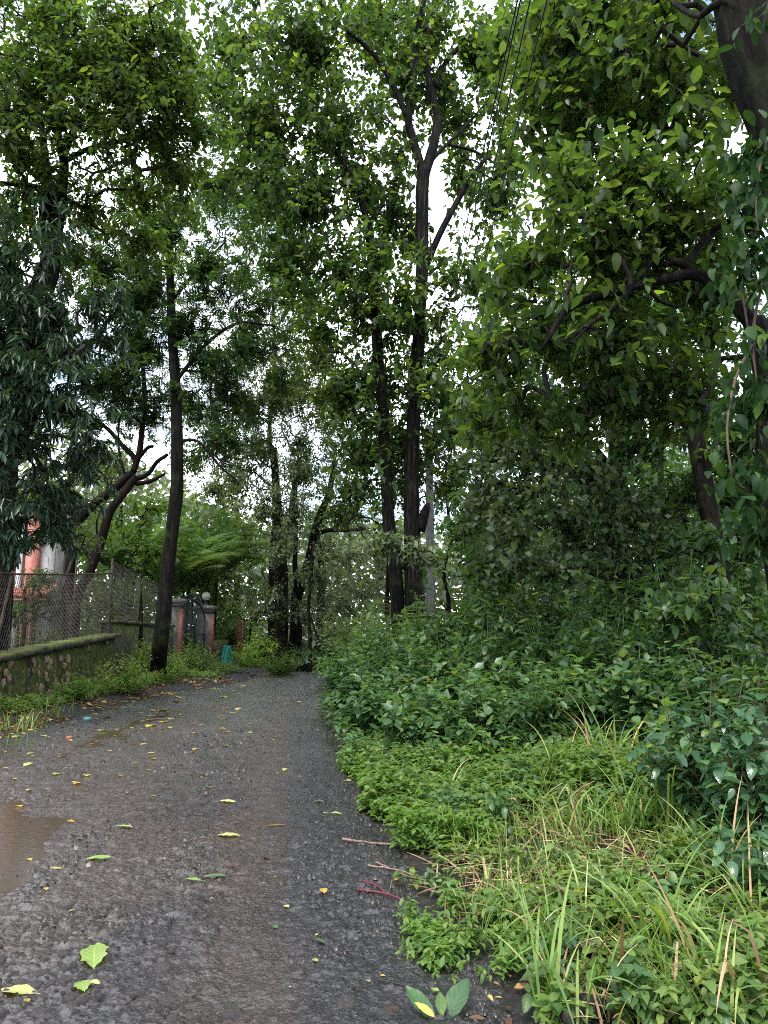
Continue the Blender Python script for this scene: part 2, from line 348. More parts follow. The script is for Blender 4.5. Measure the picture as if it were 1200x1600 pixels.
class MB:
    """collects shapes, then becomes one mesh"""
    def __init__(s): s.v = []; s.l = []; s.t = []; s.n = 0
    def add(s, verts, faces):
        verts = np.asarray(verts, float)
        for f in faces:
            s.l.extend(int(i) + s.n for i in f); s.t.append(len(f))
        s.v.append(verts); s.n += len(verts)
    def raw(s, verts, loops, totals):
        s.v.append(np.asarray(verts, float)); s.l.extend((np.asarray(loops) + s.n).tolist()); s.t.extend(np.asarray(totals).tolist()); s.n += len(verts)
    def box(s, c, size, rz=0.0, taper=1.0, rot=None):
        x, y, z = [k / 2 for k in size]
        v = np.array([(-x, -y, -z), (x, -y, -z), (x, y, -z), (-x, y, -z), (-x * taper, -y * taper, z), (x * taper, -y * taper, z), (x * taper, y * taper, z), (-x * taper, y * taper, z)])
        if rot is not None: v = v @ np.array(rot.to_3x3()).T
        if rz:
            a, b = math.cos(rz), math.sin(rz); v = np.stack([v[:, 0] * a - v[:, 1] * b, v[:, 0] * b + v[:, 1] * a, v[:, 2]], 1)
        s.add(v + np.array(c), [(0, 3, 2, 1), (4, 5, 6, 7), (0, 1, 5, 4), (1, 2, 6, 5), (2, 3, 7, 6), (3, 0, 4, 7)])
    def tube(s, pts, rad, k=8, cap=True, wob=0.0, rng=None, fis=0.0):
        pts = np.asarray([tuple(p) for p in pts], float); n = len(pts)
        rad = np.broadcast_to(np.asarray(rad, float), (n,))
        d = np.gradient(pts, axis=0); d /= np.linalg.norm(d, axis=1)[:, None] + 1e-9
        ref = np.array([1., 0, 0]) if abs(d[0, 0]) < .8 else np.array([0, 1., 0])
        V = []
        ang = np.arange(k) * 2 * math.pi / k
        for i in range(n):
            a = ref - d[i] * ref.dot(d[i]); a /= np.linalg.norm(a) + 1e-9; ref = a
            b = np.cross(d[i], a)
            r = rad[i] * (1 + (wob * (rng.rand(k) - .5) if wob else 0))
            if fis: r = r * (1 + fis * (2 * np.abs(vnoise(np.stack([np.cos(ang) * 4.5, np.sin(ang) * 4.5, np.full(k, pts[i, 2] * .9 + pts[i, 0])], 1)) - .5) - .35) + .14 * (vnoise(np.stack([np.cos(ang) * 1.2 + 9, np.sin(ang) * 1.2, np.full(k, pts[i, 2] * .7)], 1)) - .5))
            V.append(pts[i] + (np.cos(ang) * r)[:, None] * a + (np.sin(ang) * r)[:, None] * b)
        V = np.concatenate(V)
        F = [(i * k + j, i * k + (j + 1) % k, (i + 1) * k + (j + 1) % k, (i + 1) * k + j) for i in range(n - 1) for j in range(k)]
        if cap: F += [tuple(range(k))[::-1], tuple((n - 1) * k + j for j in range(k))]
        s.add(V, F)
    def lathe(s, c, prof, k=16):
        ang = np.arange(k) * 2 * math.pi / k; c = np.array(c)
        V = np.concatenate([np.stack([np.cos(ang) * r, np.sin(ang) * r, np.full(k, z)], 1) for r, z in prof]) + c
        n = len(prof)
        F = [(i * k + j, i * k + (j + 1) % k, (i + 1) * k + (j + 1) % k, (i + 1) * k + j) for i in range(n - 1) for j in range(k)]
        F += [tuple(range(k))[::-1], tuple((n - 1) * k + j for j in range(k))]
        s.add(V, F)
    def rock(s, c, size, rng, k=10, n=6):
        """lumpy stone"""
        V = []; sx, sy, sz = size; off = rng.rand(3) * 50
        for i in range(n + 1):
            th = math.pi * i / n
            for j in range(k):
                ph = 2 * math.pi * j / k
                V.append((math.sin(th) * math.cos(ph), math.sin(th) * math.sin(ph), math.cos(th)))
        V = np.array(V); V = np.sign(V) * np.abs(V) ** .8
        V *= (0.72 + .6 * vnoise(V * 1.4 + off))[:, None]
        V = V * np.array([sx, sy, sz]) / 2
        F = [(i * k + j, i * k + (j + 1) % k, (i + 1) * k + (j + 1) % k, (i + 1) * k + j) for i in range(n) for j in range(k)]
        s.add(V + np.array(c), F)
    def mesh(s, name, mat, smooth=False, base=(0, 0, 0)):
        v = np.concatenate(s.v) - np.array(tuple(base))
        return mesh_np(name, v, np.array(s.l), np.array(s.t), mat, None, smooth)
    def build(s, name, mat, parent=None, smooth=False, kind=None):
        base = (0, 0, 0) if parent is None else world_of(parent)
        return link(name, s.mesh(name, mat, smooth, base), parent, kind)

def world_of(o):
    p = Vector((0, 0, 0))
    while o is not None: p = p + o.location; o = o.parent
    return tuple(p)

def link(name, me, parent=None, kind=None):
    o = bpy.data.objects.new(name, me)
    COL.objects.link(o)
    if parent is not None: o.parent = parent
    if kind: o['kind'] = kind
    return o

def tag(o, label, cat, group=None):
    o['label'] = label; o['category'] = cat
    if group: o['group'] = group
    return o

def thing(name, label, cat, loc, group=None):
    o = bpy.data.objects.new(name, None); COL.objects.link(o)
    o.location = tuple(loc); o.empty_display_size = .2
    return tag(o, label, cat, group)

def solo(name, mb, mat, label, cat, loc, group=None, smooth=False):
    """a thing that is one mesh, with its origin at loc"""
    o = link(name, mb.mesh(name, mat, smooth, loc)); o.location = tuple(loc)
    return tag(o, label, cat, group)

# ---------------------------------------------------------------- leaves
# template: rows of (t along, s across -1..1); faces; drawn in the leaf's own frame
def _tpl(rows, mid):
    """rows: list of (t, halfwidth) between base and tip; mid: has its own midrib vertices"""
    pts = [(0, 0)]; F = []
    if mid:
        for t, w in rows: pts += [(t, w), (t, 0), (t, -w)]
        n = len(rows); pts.append((1, 0)); tip = len(pts) - 1
        F += [(0, 1, 2), (0, 2, 3)]
        for i in range(n - 1):
            a = 1 + 3 * i; F += [(a, a + 3, a + 4, a + 1), (a + 1, a + 4, a + 5, a + 2)]
        a = 1 + 3 * (n - 1); F += [(a, tip, a + 1), (a + 1, tip, a + 2)]
    else:
        n = len(rows); R_ = [(t, w) for t, w in rows]; L_ = [(t, -w) for t, w in rows]
        pts += R_ + [(1, 0)] + L_[::-1]
        F += [(0, *range(1, n + 2)), (0, n + 1, *range(n + 2, 2 * n + 2))]
    return np.array(pts, float), F
T_KITE = _tpl([(.42, 1.0)], False)
T_OVAL = _tpl([(.25, .85), (.62, .9)], False)
T_HEART = _tpl([(.06, .75), (.4, 1.0), (.78, .5)], False)
T_LANCE = _tpl([(.3, 1.0), (.7, .7)], False)
T_BROAD = _tpl([(.12, .55), (.33, .97), (.6, .92), (.84, .5)], True)
T_LANCE_M = _tpl([(.15, .6), (.4, 1.0), (.7, .75)], True)
T_HEART_M = _tpl([(.03, .7), (.22, 1.0), (.5, .85), (.78, .4)], True)

def leaf_arrays(tpl, pos, d, nrm, L, W, curl, fold=.25, rnd=None, wavy=0.0, rng=None):
    pts, F = tpl
    N = len(pos); k = len(pts)
    d = d / (np.linalg.norm(d, axis=1)[:, None] + 1e-9)
    s = np.cross(d, nrm); s /= np.linalg.norm(s, axis=1)[:, None] + 1e-9
    n = np.cross(s, d)
    t = pts[:, 0][None, :]; a = pts[:, 1][None, :]
    L = np.broadcast_to(L, (N,))[:, None]; W = np.broadcast_to(W, (N,))[:, None]
    curl = np.broadcast_to(curl, (N,))[:, None]
    h = fold * np.abs(a) * W * .5 - curl * t * t * L
    if wavy and rng is not None: h = h + wavy * (rng.rand(N, k) - .5) * W * (np.abs(a) > 0)
    V = pos[:, None, :] + d[:, None, :] * (t * L)[..., None] + s[:, None, :] * (a * W * .5)[..., None] + n[:, None, :] * h[..., None]
    fl = np.array([i for f in F for i in f]); ft = np.array([len(f) for f in F])
    loops = (fl[None, :] + (np.arange(N) * k)[:, None]).ravel()
    tot = np.tile(ft, N)
    luv = np.tile(np.stack([pts[:, 1], pts[:, 0]], 1), (N, 1))
    rr = np.repeat(rnd if rnd is not None else np.random.rand(N), k)
    return V.reshape(-1, 3), loops, tot, {'rnd': rr, 'luv': luv}

def join_arrays(ps):
    if len(ps) == 1: return ps[0]
    off = np.cumsum([0] + [len(p[0]) for p in ps])
    return (np.concatenate([p[0] for p in ps]), np.concatenate([p[1] + o for p, o in zip(ps, off)]), np.concatenate([p[2] for p in ps]),
            {k: np.concatenate([p[3][k] for p in ps]) for k in ps[0][3]})

def unit_leaf_meshes(name, tpl, mat, wl, n=3, curls=(.05, .2, .38), fold=.28, wavy=.18, seed=1):
    out = []
    rng = np.random.RandomState(seed)
    for i in range(n):
        v, l, t, at = leaf_arrays(tpl, np.zeros((1, 3)), np.array([[0, 1., 0]]), np.array([[0, 0, 1.]]), 1.0, wl, curls[i % len(curls)], fold, np.zeros(1), wavy, rng)
        out.append(mesh_np(name, v, l, t, mat, at, True))
    return out
_unit = {}

class Leaves:
    """leaf style"""
    def __init__(s, mat, L, wl, far, near, curl=.2, fold=.25, n=8, reach=.35, droop=.3, out=1.0, along=.6, pinn=None, updown=.35):
        s.__dict__.update(locals()); del s.__dict__['s']

STYLE = {
    'teak':   Leaves('teak', .26, .6, T_OVAL, T_BROAD, .3, .22, 7, .8, .35, 1.0, .45),
    'teaknear': Leaves('teak', .21, .55, T_OVAL, T_BROAD, .28, .25, 7, .7, .3, 1.0, .45),
    'medium': Leaves('teak', .16, .45, T_OVAL, T_BROAD, .2, .25, 9, .55, .35, .9, .6),
    'mango':  Leaves('mango', .22, .24, T_LANCE, T_LANCE_M, .3, .35, 12, .22, .55, 1.0, .55),
    'fine':   Leaves('fine', .3, .4, T_KITE, T_KITE, .1, .1, 6, .6, .25, 1.0, .5, (8, .092, .42)),
    'feather': Leaves('herb', .32, .4, T_KITE, T_KITE, .1, .1, 4, .4, .2, 1.0, .5, (12, .055, .4)),
    'pale':   Leaves('pale', .2, .42, T_OVAL, T_OVAL, .2, .25, 11, .7, .3, 1.0, .5),
    'vine':   Leaves('vine', .145, .5, T_BROAD, T_BROAD, .3, .25, 7, .4, .9, .9, .3),
    'ribbed': Leaves('ribbed', .135, .52, T_BROAD, T_BROAD, .22, .22, 5, .22, .22, 1.0, .35, None, .3),
    'round':  Leaves('round', .14, .92, T_OVAL, T_HEART_M, .15, .15, 12, .6, .8, .8, .2),
    'broad':  Leaves('broad', .18, .5, T_OVAL, T_BROAD, .25, .25, 9, .5, .35, 1.0, .5),
    'lime':   Leaves('lime', .2, .42, T_OVAL, T_BROAD, .25, .25, 8, .5, .35, 1.0, .5),
    'bush':   Leaves('bank', .125, .72, T_OVAL, T_HEART_M, .15, .2, 8, .3, .1, 1.0, .6),
    'limebush': Leaves('lime', .075, .5, T_OVAL, T_OVAL, .15, .25, 12, .3, .1, 1.0, .6),
    'hedge':  Leaves('teak', .1, .5, T_OVAL, T_OVAL, .15, .25, 12, .4, .2, 1.0, .5),
}

def spread_leaves(st, tips, tdir, rng, n=None, Ls=1.0):
    """leaf positions, directions, normals, lengths around twig ends"""
    n = n or st.n
    T = len(tips)
    idx = np.repeat(np.arange(T), n)
    j = np.tile(np.arange(n), T)
    N = T * n
    td = tdir[idx]
    back = (rng.rand(N) ** 1.0) * st.reach * (j > 1)
    wob = (rng.rand(N, 3) - .5) * st.reach * .35
    pos = tips[idx] - td * back[:, None] + wob
    ref = np.where(np.abs(td[:, 2:3]) < .9, np.array([[0, 0, 1.]]), np.array([[1., 0, 0]]))
    a = np.cross(td, ref); a /= np.linalg.norm(a, axis=1)[:, None] + 1e-9
    b = np.cross(td, a)
    ph = j * 2.4 + rng.rand(N) * 1.2 + np.repeat(rng.rand(T) * 6.28, n)
    rad = np.cos(ph)[:, None] * a + np.sin(ph)[:, None] * b
    d = td * st.along + rad * st.out
    d[:, 2] = d[:, 2] * .7 - st.droop * (0.4 + 1.2 * rng.rand(N))
    d /= np.linalg.norm(d, axis=1)[:, None] + 1e-9
    up = np.array([[0, 0, 1.]]) + (rng.rand(N, 3) - .5) * 2 * st.updown
    nr = up - d * (up * d).sum(1)[:, None]
    bad = np.linalg.norm(nr, axis=1) < .15
    nr[bad] = rad[bad]
    L = st.L * Ls * (.55 + .6 * rng.rand(N))
    rnd = np.clip(.55 * rng.rand(T)[idx] + .45 * rng.rand(N), 0, .999)
    return pos, d, nr, L, rnd

def pinnate(st, pos, d, nr, L, rnd, rng):
    pairs, ll, wl = st.pinn
    N = len(pos)
    s = np.cross(d, nr); s /= np.linalg.norm(s, axis=1)[:, None] + 1e-9
    t = (np.arange(pairs) + .6) / pairs
    tt = np.tile(np.repeat(t, 2), N); sd = np.tile(np.array([1, -1]), N * pairs)
    i = np.repeat(np.arange(N), pairs * 2)
    p = pos[i] + d[i] * (tt * L[i])[:, None]
    p[:, 2] -= .25 * L[i] * tt ** 2
    dd = d[i] * .45 + s[i] * sd[:, None]
    prof = np.sin(np.clip(tt, .12, .95) * math.pi) ** .5
    return p, dd, nr[i] + (rng.rand(len(i), 3) - .5) * .4, ll * (.6 + .5 * prof) * (.85 + .3 * rng.rand(len(i))), np.clip(rnd[i] * .85 + .15 * rng.rand(len(i)), 0, .999)

def in_view_size(pos, L):
    """apparent length in photograph pixels, 0 outside the frame"""
    q = pos - np.array([0, 0, EYE])
    f = q[:, 1] * math.cos(PITCH) + q[:, 2] * math.sin(PITCH)
    u = -q[:, 1] * math.sin(PITCH) + q[:, 2] * math.cos(PITCH)
    ok = (f > .3)
    f = np.maximum(f, .3)
    px = 600 + FOC * q[:, 0] / f; py = 800 - FOC * u / f
    ok &= (px > -10) & (px < 1210) & (py > -10) & (py < 1610)
    return np.where(ok, L / f * FOC, 0)

def put_leaves(root, st, pos, d, nr, L, rnd, rng, nobj, crown='crown', leafname='leaf', mat=None, wl=None, minpx=9, front=True):
    """largest ones become single leaf objects; all others one part"""
    mat = mat or M[st.mat]; wl = wl or st.wl
    base = np.array(world_of(root))
    N = len(pos)
    pick = np.zeros(N, bool)
    if nobj and st.pinn is None:
        sz = in_view_size(pos, L)
        if front:
            dist = np.linalg.norm(pos - np.array([0, 0, EYE]), axis=1)
            order = np.argsort(-(sz * (1.2 - .0 * dist)) + 0)
        order = order[:nobj]
        order = order[sz[order] >= minpx]
        pick[order] = True
    if pick.any():
        key = (st.near is T_BROAD, id(st.near), mat.name, round(wl, 2))
        if key not in _unit:
            _unit[key] = unit_leaf_meshes('leaf_blade', st.near, mat, wl, 3, (st.curl * .3, st.curl, st.curl * 1.8), st.fold)
        ms = _unit[key]
        dd = d / (np.linalg.norm(d, axis=1)[:, None] + 1e-9)
        for i in np.nonzero(pick)[0]:
            o = bpy.data.objects.new(leafname, ms[rng.randint(3)])
            COL.objects.link(o); o.parent = root
            y = Vector(dd[i]); z = Vector(nr[i]); x = y.cross(z).normalized(); z = x.cross(y)
            l = float(L[i]); p = pos[i] - base
            o.matrix_local = Matrix(((x.x * l, y.x * l, z.x * l, p[0]), (x.y * l, y.y * l, z.y * l, p[1]), (x.z * l, y.z * l, z.z * l, p[2]), (0, 0, 0, 1)))
    r = ~pick
    if r.any():
        if st.pinn is not None:
            p2, d2, n2, L2, r2 = pinnate(st, pos[r], d[r], nr[r], L[r], rnd[r], rng)
            v, lo, t, at = leaf_arrays(st.far, p2, d2, n2, L2, L2 * st.pinn[2], .1, .1, r2)
        else:
            sz = in_view_size(pos, L); parts_ = []
            for tpl, sel in ((T_KITE, r & (sz < 13)), (st.far, r & (sz >= 13))):
                m = int(sel.sum())
                if not m: continue
                cu = st.curl * (.4 + 1.2 * rng.rand(m))
                parts_.append(leaf_arrays(tpl, pos[sel], d[sel], nr[sel], L[sel], L[sel] * wl * (.85 + .3 * rng.rand(m)) * (1.1 if tpl is T_KITE else 1), cu, st.fold, rnd[sel]))
            v, lo, t, at = join_arrays(parts_)
        link(crown, mesh_np(crown, v - base, lo, t, mat, at), root, 'stuff')

# ---------------------------------------------------------------- trees
def smooth_path(pts, step=.3):
    """Catmull-Rom through (Vector, radius) points"""
    P_ = np.array([(*p, r) for p, r in pts], float)
    Q = np.vstack([2 * P_[0] - P_[1], P_, 2 * P_[-1] - P_[-2]])
    out = []
    for i in range(1, len(Q) - 2):
        seg = np.linalg.norm(Q[i + 1, :3] - Q[i, :3]); n = max(2, int(seg / step))
        t = np.linspace(0, 1, n, endpoint=False)[:, None]
        out.append(.5 * (2 * Q[i] + (Q[i + 1] - Q[i - 1]) * t + (2 * Q[i - 1] - 5 * Q[i] + 4 * Q[i + 1] - Q[i + 2]) * t ** 2 + (3 * Q[i] - Q[i - 1] - 3 * Q[i + 1] + Q[i + 2]) * t ** 3))
    out.append(P_[-1:])
    o = np.concatenate(out); o[:, 3] = np.maximum(o[:, 3], .004)
    return o

def grow(nodes, tips, rng, seg=.35, sag=.12):
    """join each tip to the nearest wood; returns node array, parents, tip indices"""
    pos = [n for n in nodes]; par = [-1] * len(nodes)
    A = np.array(nodes)
    d0 = np.array([np.min(np.linalg.norm(A - t, axis=1)) for t in tips]) if len(tips) else []
    buf = np.zeros((len(nodes) + len(tips) * 40, 3)); buf[:len(nodes)] = A; cnt = len(nodes)
    par = list(par); ends = []
    dirs = []
    for k in np.argsort(d0):
        t = tips[k]
        D = buf[:cnt] - t
        dist = np.sqrt((D ** 2).sum(1))
        # wood below or beside the tip is preferred to wood above it
        cost = dist * (1 + .35 * np.clip(D[:, 2] / (dist + 1e-6), -.3, 1))
        i = int(np.argmin(cost))
        a = buf[i].copy(); dd = dist[i]
        n = int(min(38, max(2, round(dd / seg))))
        w = (rng.rand(3) - .5) * dd * .3; w[2] += dd * sag
        prev = i
        for q in range(1, n + 1):
            f = q / n
            pnt = a + (t - a) * f + w * math.sin(math.pi * f) + (rng.rand(3) - .5) * seg * .22 * (f < 1)
            buf[cnt] = pnt; par.append(prev); prev = cnt; cnt += 1
        ends.append(prev)
    return buf[:cnt].copy(), np.array(par), np.array(ends, int)

def twig_mesh(nodes, par, ends, n0, mat, base, name, parent, r0=.006, pw=2.35, rmax=.034, kbig=5, taper_to=None):
    N = len(nodes)
    acc = np.zeros(N)
    acc[ends] += r0 ** pw
    for i in range(N - 1, n0 - 1, -1):
        p = par[i]
        if p >= 0: acc[p] += acc[i]
    r = np.minimum(acc ** (1 / pw), rmax)
    ch = np.arange(n0, N)
    if not len(ch): return
    pa = par[ch]
    a = nodes[pa]; b = nodes[ch]
    rb = np.maximum(r[ch], r0 * .8); ra = np.where(pa >= n0, np.maximum(r[pa], rb), rb * 1.15)
    ra = np.minimum(ra, rb * 1.6)
    d = b - a; ln = np.linalg.norm(d, axis=1)[:, None] + 1e-9; d /= ln
    b = b + d * (rb * .5)[:, None]
    ref = np.where(np.abs(d[:, 2:3]) < .9, np.array([[0, 0, 1.]]), np.array([[1., 0, 0]]))
    x = np.cross(d, ref); x /= np.linalg.norm(x, axis=1)[:, None] + 1e-9
    y = np.cross(d, x)
    mb_v, mb_l, mb_t, off = [], [], [], 0
    for k, sel in ((3, rb < .012), (6, rb >= .012)):
        m = sel.sum()
        if not m: continue
        an = np.arange(k) * 2 * math.pi / k
        ring = np.cos(an)[None, :, None] * x[sel][:, None, :] + np.sin(an)[None, :, None] * y[sel][:, None, :]
        V = np.concatenate([a[sel][:, None] + ring * ra[sel][:, None, None], b[sel][:, None] + ring * rb[sel][:, None, None]], 1)
        f = np.array([(j, (j + 1) % k, k + (j + 1) % k, k + j) for j in range(k)]).ravel()
        L_ = (f[None, :] + (np.arange(m) * 2 * k)[:, None]).ravel() + off
        mb_v.append(V.reshape(-1, 3)); mb_l.append(L_); mb_t.append(np.full(m * k, 4)); off += m * 2 * k
    return link(name, mesh_np(name, np.concatenate(mb_v) - base, np.concatenate(mb_l), np.concatenate(mb_t), mat, None, True), parent, 'stuff')

def blob_points(blobs, n, rng, clump=.55, cs=.55):
    """points in ellipsoids (centre, radii, weight), thinned by noise so that gaps appear"""
    w = np.array([b[1][0] * b[1][1] * b[1][2] * b[2] for b in blobs]) ** .8; w /= w.sum()
    out = []
    for b, c in zip(blobs, rng.multinomial(n, w)):
        got = 0; tries = 0
        while got < c and tries < 20:
            m = max(8, (c - got) * 3); tries += 1
            q = rng.randn(m, 3); q /= np.linalg.norm(q, axis=1)[:, None]
            q *= np.minimum(1.45, np.abs(rng.randn(m)) * .68 + .12 * rng.rand(m))[:, None]
            p = np.array(b[0]) + q * np.array(b[1])
            keep = .55 * vnoise(p * cs * .8 + 3.3) + .45 * vnoise(p * cs * 2.6 + 1.3) + .22 * (rng.rand(m) - .5) > (1 - clump) * .8
            p = p[keep][:c - got]; out.append(p); got += len(p)
    return np.concatenate(out)

def B(u, v, Y, ru, rv, rd, w=1.0):
    s = pxm(v, Y)
    return (P(u, v, Y), (ru * s, rd, rv * s), w)

def tree(name, label, cat, base, woods, blobs, ntips, style, bark, rng, nobj=0, group=None, twigmat='twig', n=None, Ls=1.0, clump=.55, cs=.55, seg=.4, zmin=None, mat=None, crown='crown', minpx=9, r0=.006, extra=None):
    """woods: list of (part name, [(Vector, radius), ...], sides)"""
    root = thing(name, label, cat, base, group)
    nodes = []
    for pn, pts, sides in woods:
        sp = smooth_path(pts, max(.12, pts[0][1] * .8))
        mb = MB(); rad = sp[:, 3] * (1 + .1 * (fbm(sp[:, :3] * 2.2, 2) - .5))
        big = pts[0][1] > .1
        mb.tube(sp[:, :3], rad, sides * 2 if big else sides, True, .03 if big else .10, rng, .16 if big else 0)
        mb.build(pn, M[bark], root, True)
        ns = smooth_path(pts, seg)[:, :3]
        nodes.append(ns if pn != 'trunk' else ns[int(len(ns) * .3):])
    nodes = np.concatenate(nodes)
    if ntips:
        tips = blob_points(blobs, ntips, rng, clump, cs)
        if zmin is not None: tips = tips[tips[:, 2] > zmin]
        nd, par, ends = grow(nodes, tips, rng, seg)
        b = np.array(world_of(root))
        twig_mesh(nd, par, ends, len(nodes), M[twigmat if twigmat else bark], b, 'twigs', root, r0)
        st = STYLE[style]
        td = nd[ends] - nd[par[ends]]; td /= np.linalg.norm(td, axis=1)[:, None] + 1e-9
        pos, d, nr, L, rnd = spread_leaves(st, nd[ends], td, rng, n, Ls)
        put_leaves(root, st, pos, d, nr, L, rnd, rng, nobj, crown, minpx=minpx, mat=mat)
    return root

def shrub(name, label, cat, x, y, h, w, nst, style, rng, nobj=0, group=None, stem='green_stem', per=6, n=None, Ls=1.0, lean=(0, 0), lower=.25, dw=None, arch=.3, z=None, minpx=9, mat=None, r0=.004):
    """many stems from one foot, leaves up their length"""
    z = ground_at(x, y) if z is None else z
    root = thing(name, label, cat, (x, y, z - .02), group)
    dw = dw or w
    mb = MB(); tips = []; tds = []
    for k in range(nst):
        a = rng.rand() * 6.283; q = rng.rand() ** .55
        ex, ey = math.cos(a) * q * w / 2 + lean[0], math.sin(a) * q * dw / 2 + lean[1]
        hh = h * (1 - .5 * q * q) * (.62 + .42 * rng.rand())
        bx, by = ex * .25, ey * .25
        m = 6
        pts = []
        for i in range(m + 1):
            t = i / m
            pts.append((x + bx + (ex - bx) * t ** 1.3, y + by + (ey - by) * t ** 1.3, z - .03 + hh * (t - arch * t * t * q) / (1 - arch * q) if q else z - .03 + hh * t))
        pts = np.array(pts)
        pts[1:] += (rng.rand(m, 3) - .5) * hh * .05
        r = np.linspace(.4, 1, m + 1)[::-1] * (r0 * 1.2 + .003 * h)
        mb.tube(pts, r, 4, False)
        for i in range(per):
            t = lower + (1 - lower) * (i + rng.rand() * .6) / per if i < per - 1 else 1
            f = t * m; i0 = min(int(f), m - 1); p = pts[i0] + (pts[i0 + 1] - pts[i0]) * (f - i0)
            td = pts[i0 + 1] - pts[i0]; td /= np.linalg.norm(td)
            if i < per - 1:
                side = rng.randn(3); side[2] = abs(side[2]) * .2; side /= np.linalg.norm(side)
                p = p + side * (.05 + .1 * rng.rand()) * min(w, 1.5) ** .5; td = td * .5 + side * .6
            tips.append(p); tds.append(td)
    mb.build('stems', M[stem], root, False, 'stuff')
    st = STYLE[style]
    tips = np.array(tips); tds = np.array(tds); tds /= np.linalg.norm(tds, axis=1)[:, None] + 1e-9
    pos, d, nr, L, rnd = spread_leaves(st, tips, tds, rng, n, Ls)
    ok = pos[:, 2] > z + .03
    put_leaves(root, st, pos[ok], d[ok], nr[ok], L[ok], rnd[ok], rng, nobj, 'foliage', minpx=minpx, mat=mat)
    return root

# ---------------------------------------------------------------- grasses
def blade_arrays(base, az, lean, L, W, nseg, rng, rnd, kink=None):
    """one arching blade with a channelled section"""
    t = np.linspace(0, 1, nseg + 1)
    ang = lean[0] + (lean[1] - lean[0]) * t ** 1.4          # from the vertical
    if kink is not None: ang = np.where(t > kink[0], ang + kink[1], ang)
    ds = L / nseg
    hx = np.concatenate([[0], np.cumsum(np.sin(ang[:-1]) * ds)]); hz = np.concatenate([[0], np.cumsum(np.cos(ang[:-1]) * ds)])
    dirh = np.array([math.cos(az), math.sin(az), 0]); sd = np.array([-math.sin(az), math.cos(az), 0])
    c = np.array(base) + hx[:, None] * dirh + hz[:, None] * np.array([0, 0, 1.])
    tw = (rng.rand() - .5) * 1.6 * t
    w = W * .5 * np.minimum(1, .45 + t * 2.2) * (1 - t ** 2.6) + .0006
    nrm = np.stack([-np.cos(ang) * dirh[0], -np.cos(ang) * dirh[1], np.sin(ang)], 1)
    s = sd[None, :] * np.cos(tw)[:, None] + nrm * np.sin(tw)[:, None]
    up = nrm * np.cos(tw)[:, None] - sd[None, :] * np.sin(tw)[:, None]
    V = np.stack([c + s * w[:, None] + up * (w * .35)[:, None], c, c - s * w[:, None] + up * (w * .35)[:, None]], 1).reshape(-1, 3)
    F = []
    for i in range(nseg):
        a = 3 * i; F += [a, a + 3, a + 4, a + 1, a + 1, a + 4, a + 5, a + 2]
    luv = np.stack([np.tile([1., 0, -1], nseg + 1), np.repeat(t, 3)], 1)
    return V, np.array(F), np.full(nseg * 2, 4), np.full(len(V), rnd), luv

def blades_mesh(name, specs, mat, base, rng):
    Vs, Ls_, Ts, Rs, Us, off = [], [], [], [], [], 0
    for sp in specs:
        v, l, t, r, u = blade_arrays(*sp[:5], sp[5], rng, sp[6], sp[7] if len(sp) > 7 else None)
        Vs.append(v); Ls_.append(l + off); Ts.append(t); Rs.append(r); Us.append(u); off += len(v)
    return mesh_np(name, np.concatenate(Vs) - np.array(tuple(base)), np.concatenate(Ls_), np.concatenate(Ts), mat, {'rnd': np.concatenate(Rs), 'luv': np.concatenate(Us)}, True)

def grass_clump(label, x, y, nb, L, W, rng, spread=.12, lean=(.05, 1.3), az=None, group=None, dry=.12, mat='grass', nseg=8, kinks=.25):
    z = ground_at(x, y)
    root = thing('grass_clump', label, 'grass clump', (x, y, z - .01), group)
    for k in range(nb):
        b = (x + (rng.rand() - .5) * spread * 2, y + (rng.rand() - .5) * spread * 2, z - .02)
        a = rng.rand() * 6.283 if az is None else az + (rng.rand() - .5) * 2.4
        l0 = lean[0] + .35 * rng.rand(); l1 = lean[1] * (.35 + .95 * rng.rand())
        kink = (.45 + .3 * rng.rand(), .8 + .7 * rng.rand()) if rng.rand() < kinks else None
        dryb = rng.rand() < dry
        me = blades_mesh('blade', [(b, a, (l0, l1), L * (.55 + .5 * rng.rand()), W * (.7 + .5 * rng.rand()), nseg, rng.rand() * .93, kink)], M['straw' if dryb else mat], (x, y, z - .01), rng)
        link('blade', me, root)
    return root
# ================================================================ SETTING
rng = np.random.RandomState(11)

# ---- ground: one sheet to the horizon, finer where it is seen
def build_ground():
    ys = np.unique(np.concatenate([np.linspace(-60, 0, 16), np.arange(0, 34, .26), np.linspace(34, 80, 40), np.linspace(80, 600, 20)]))
    xs = np.unique(np.concatenate([np.linspace(-500, -30, 16), np.linspace(-30, -9, 40), np.arange(-9, 6, .2), np.linspace(6, 30, 50), np.linspace(30, 500, 16)]))
    X, Y = np.meshgrid(xs, ys)
    Z = land(X, Y)
    q = np.stack([X.ravel(), Y.ravel(), 0 * X.ravel()], 1)
    det = ((fbm(q * 4.5, 4) - .5) * .07).reshape(X.shape)
    Z = Z + det * sm(-.35, .15, np.maximum(X - xr(Y), xl(Y) - X)) - .05 * sm(.25, -.25, np.maximum(X - xr(Y), xl(Y) - X))
    nx, ny = len(xs), len(ys)
    i = np.arange(nx * ny).reshape(ny, nx)
    L = np.stack([i[:-1, :-1], i[:-1, 1:], i[1:, 1:], i[1:, :-1]], -1).reshape(-1)
    me = mesh_np('ground', np.stack([X.ravel(), Y.ravel(), Z.ravel()], 1), L, np.full((nx - 1) * (ny - 1), 4), M['soil'], None, True)
    return link('ground', me, None, 'structure')
build_ground()

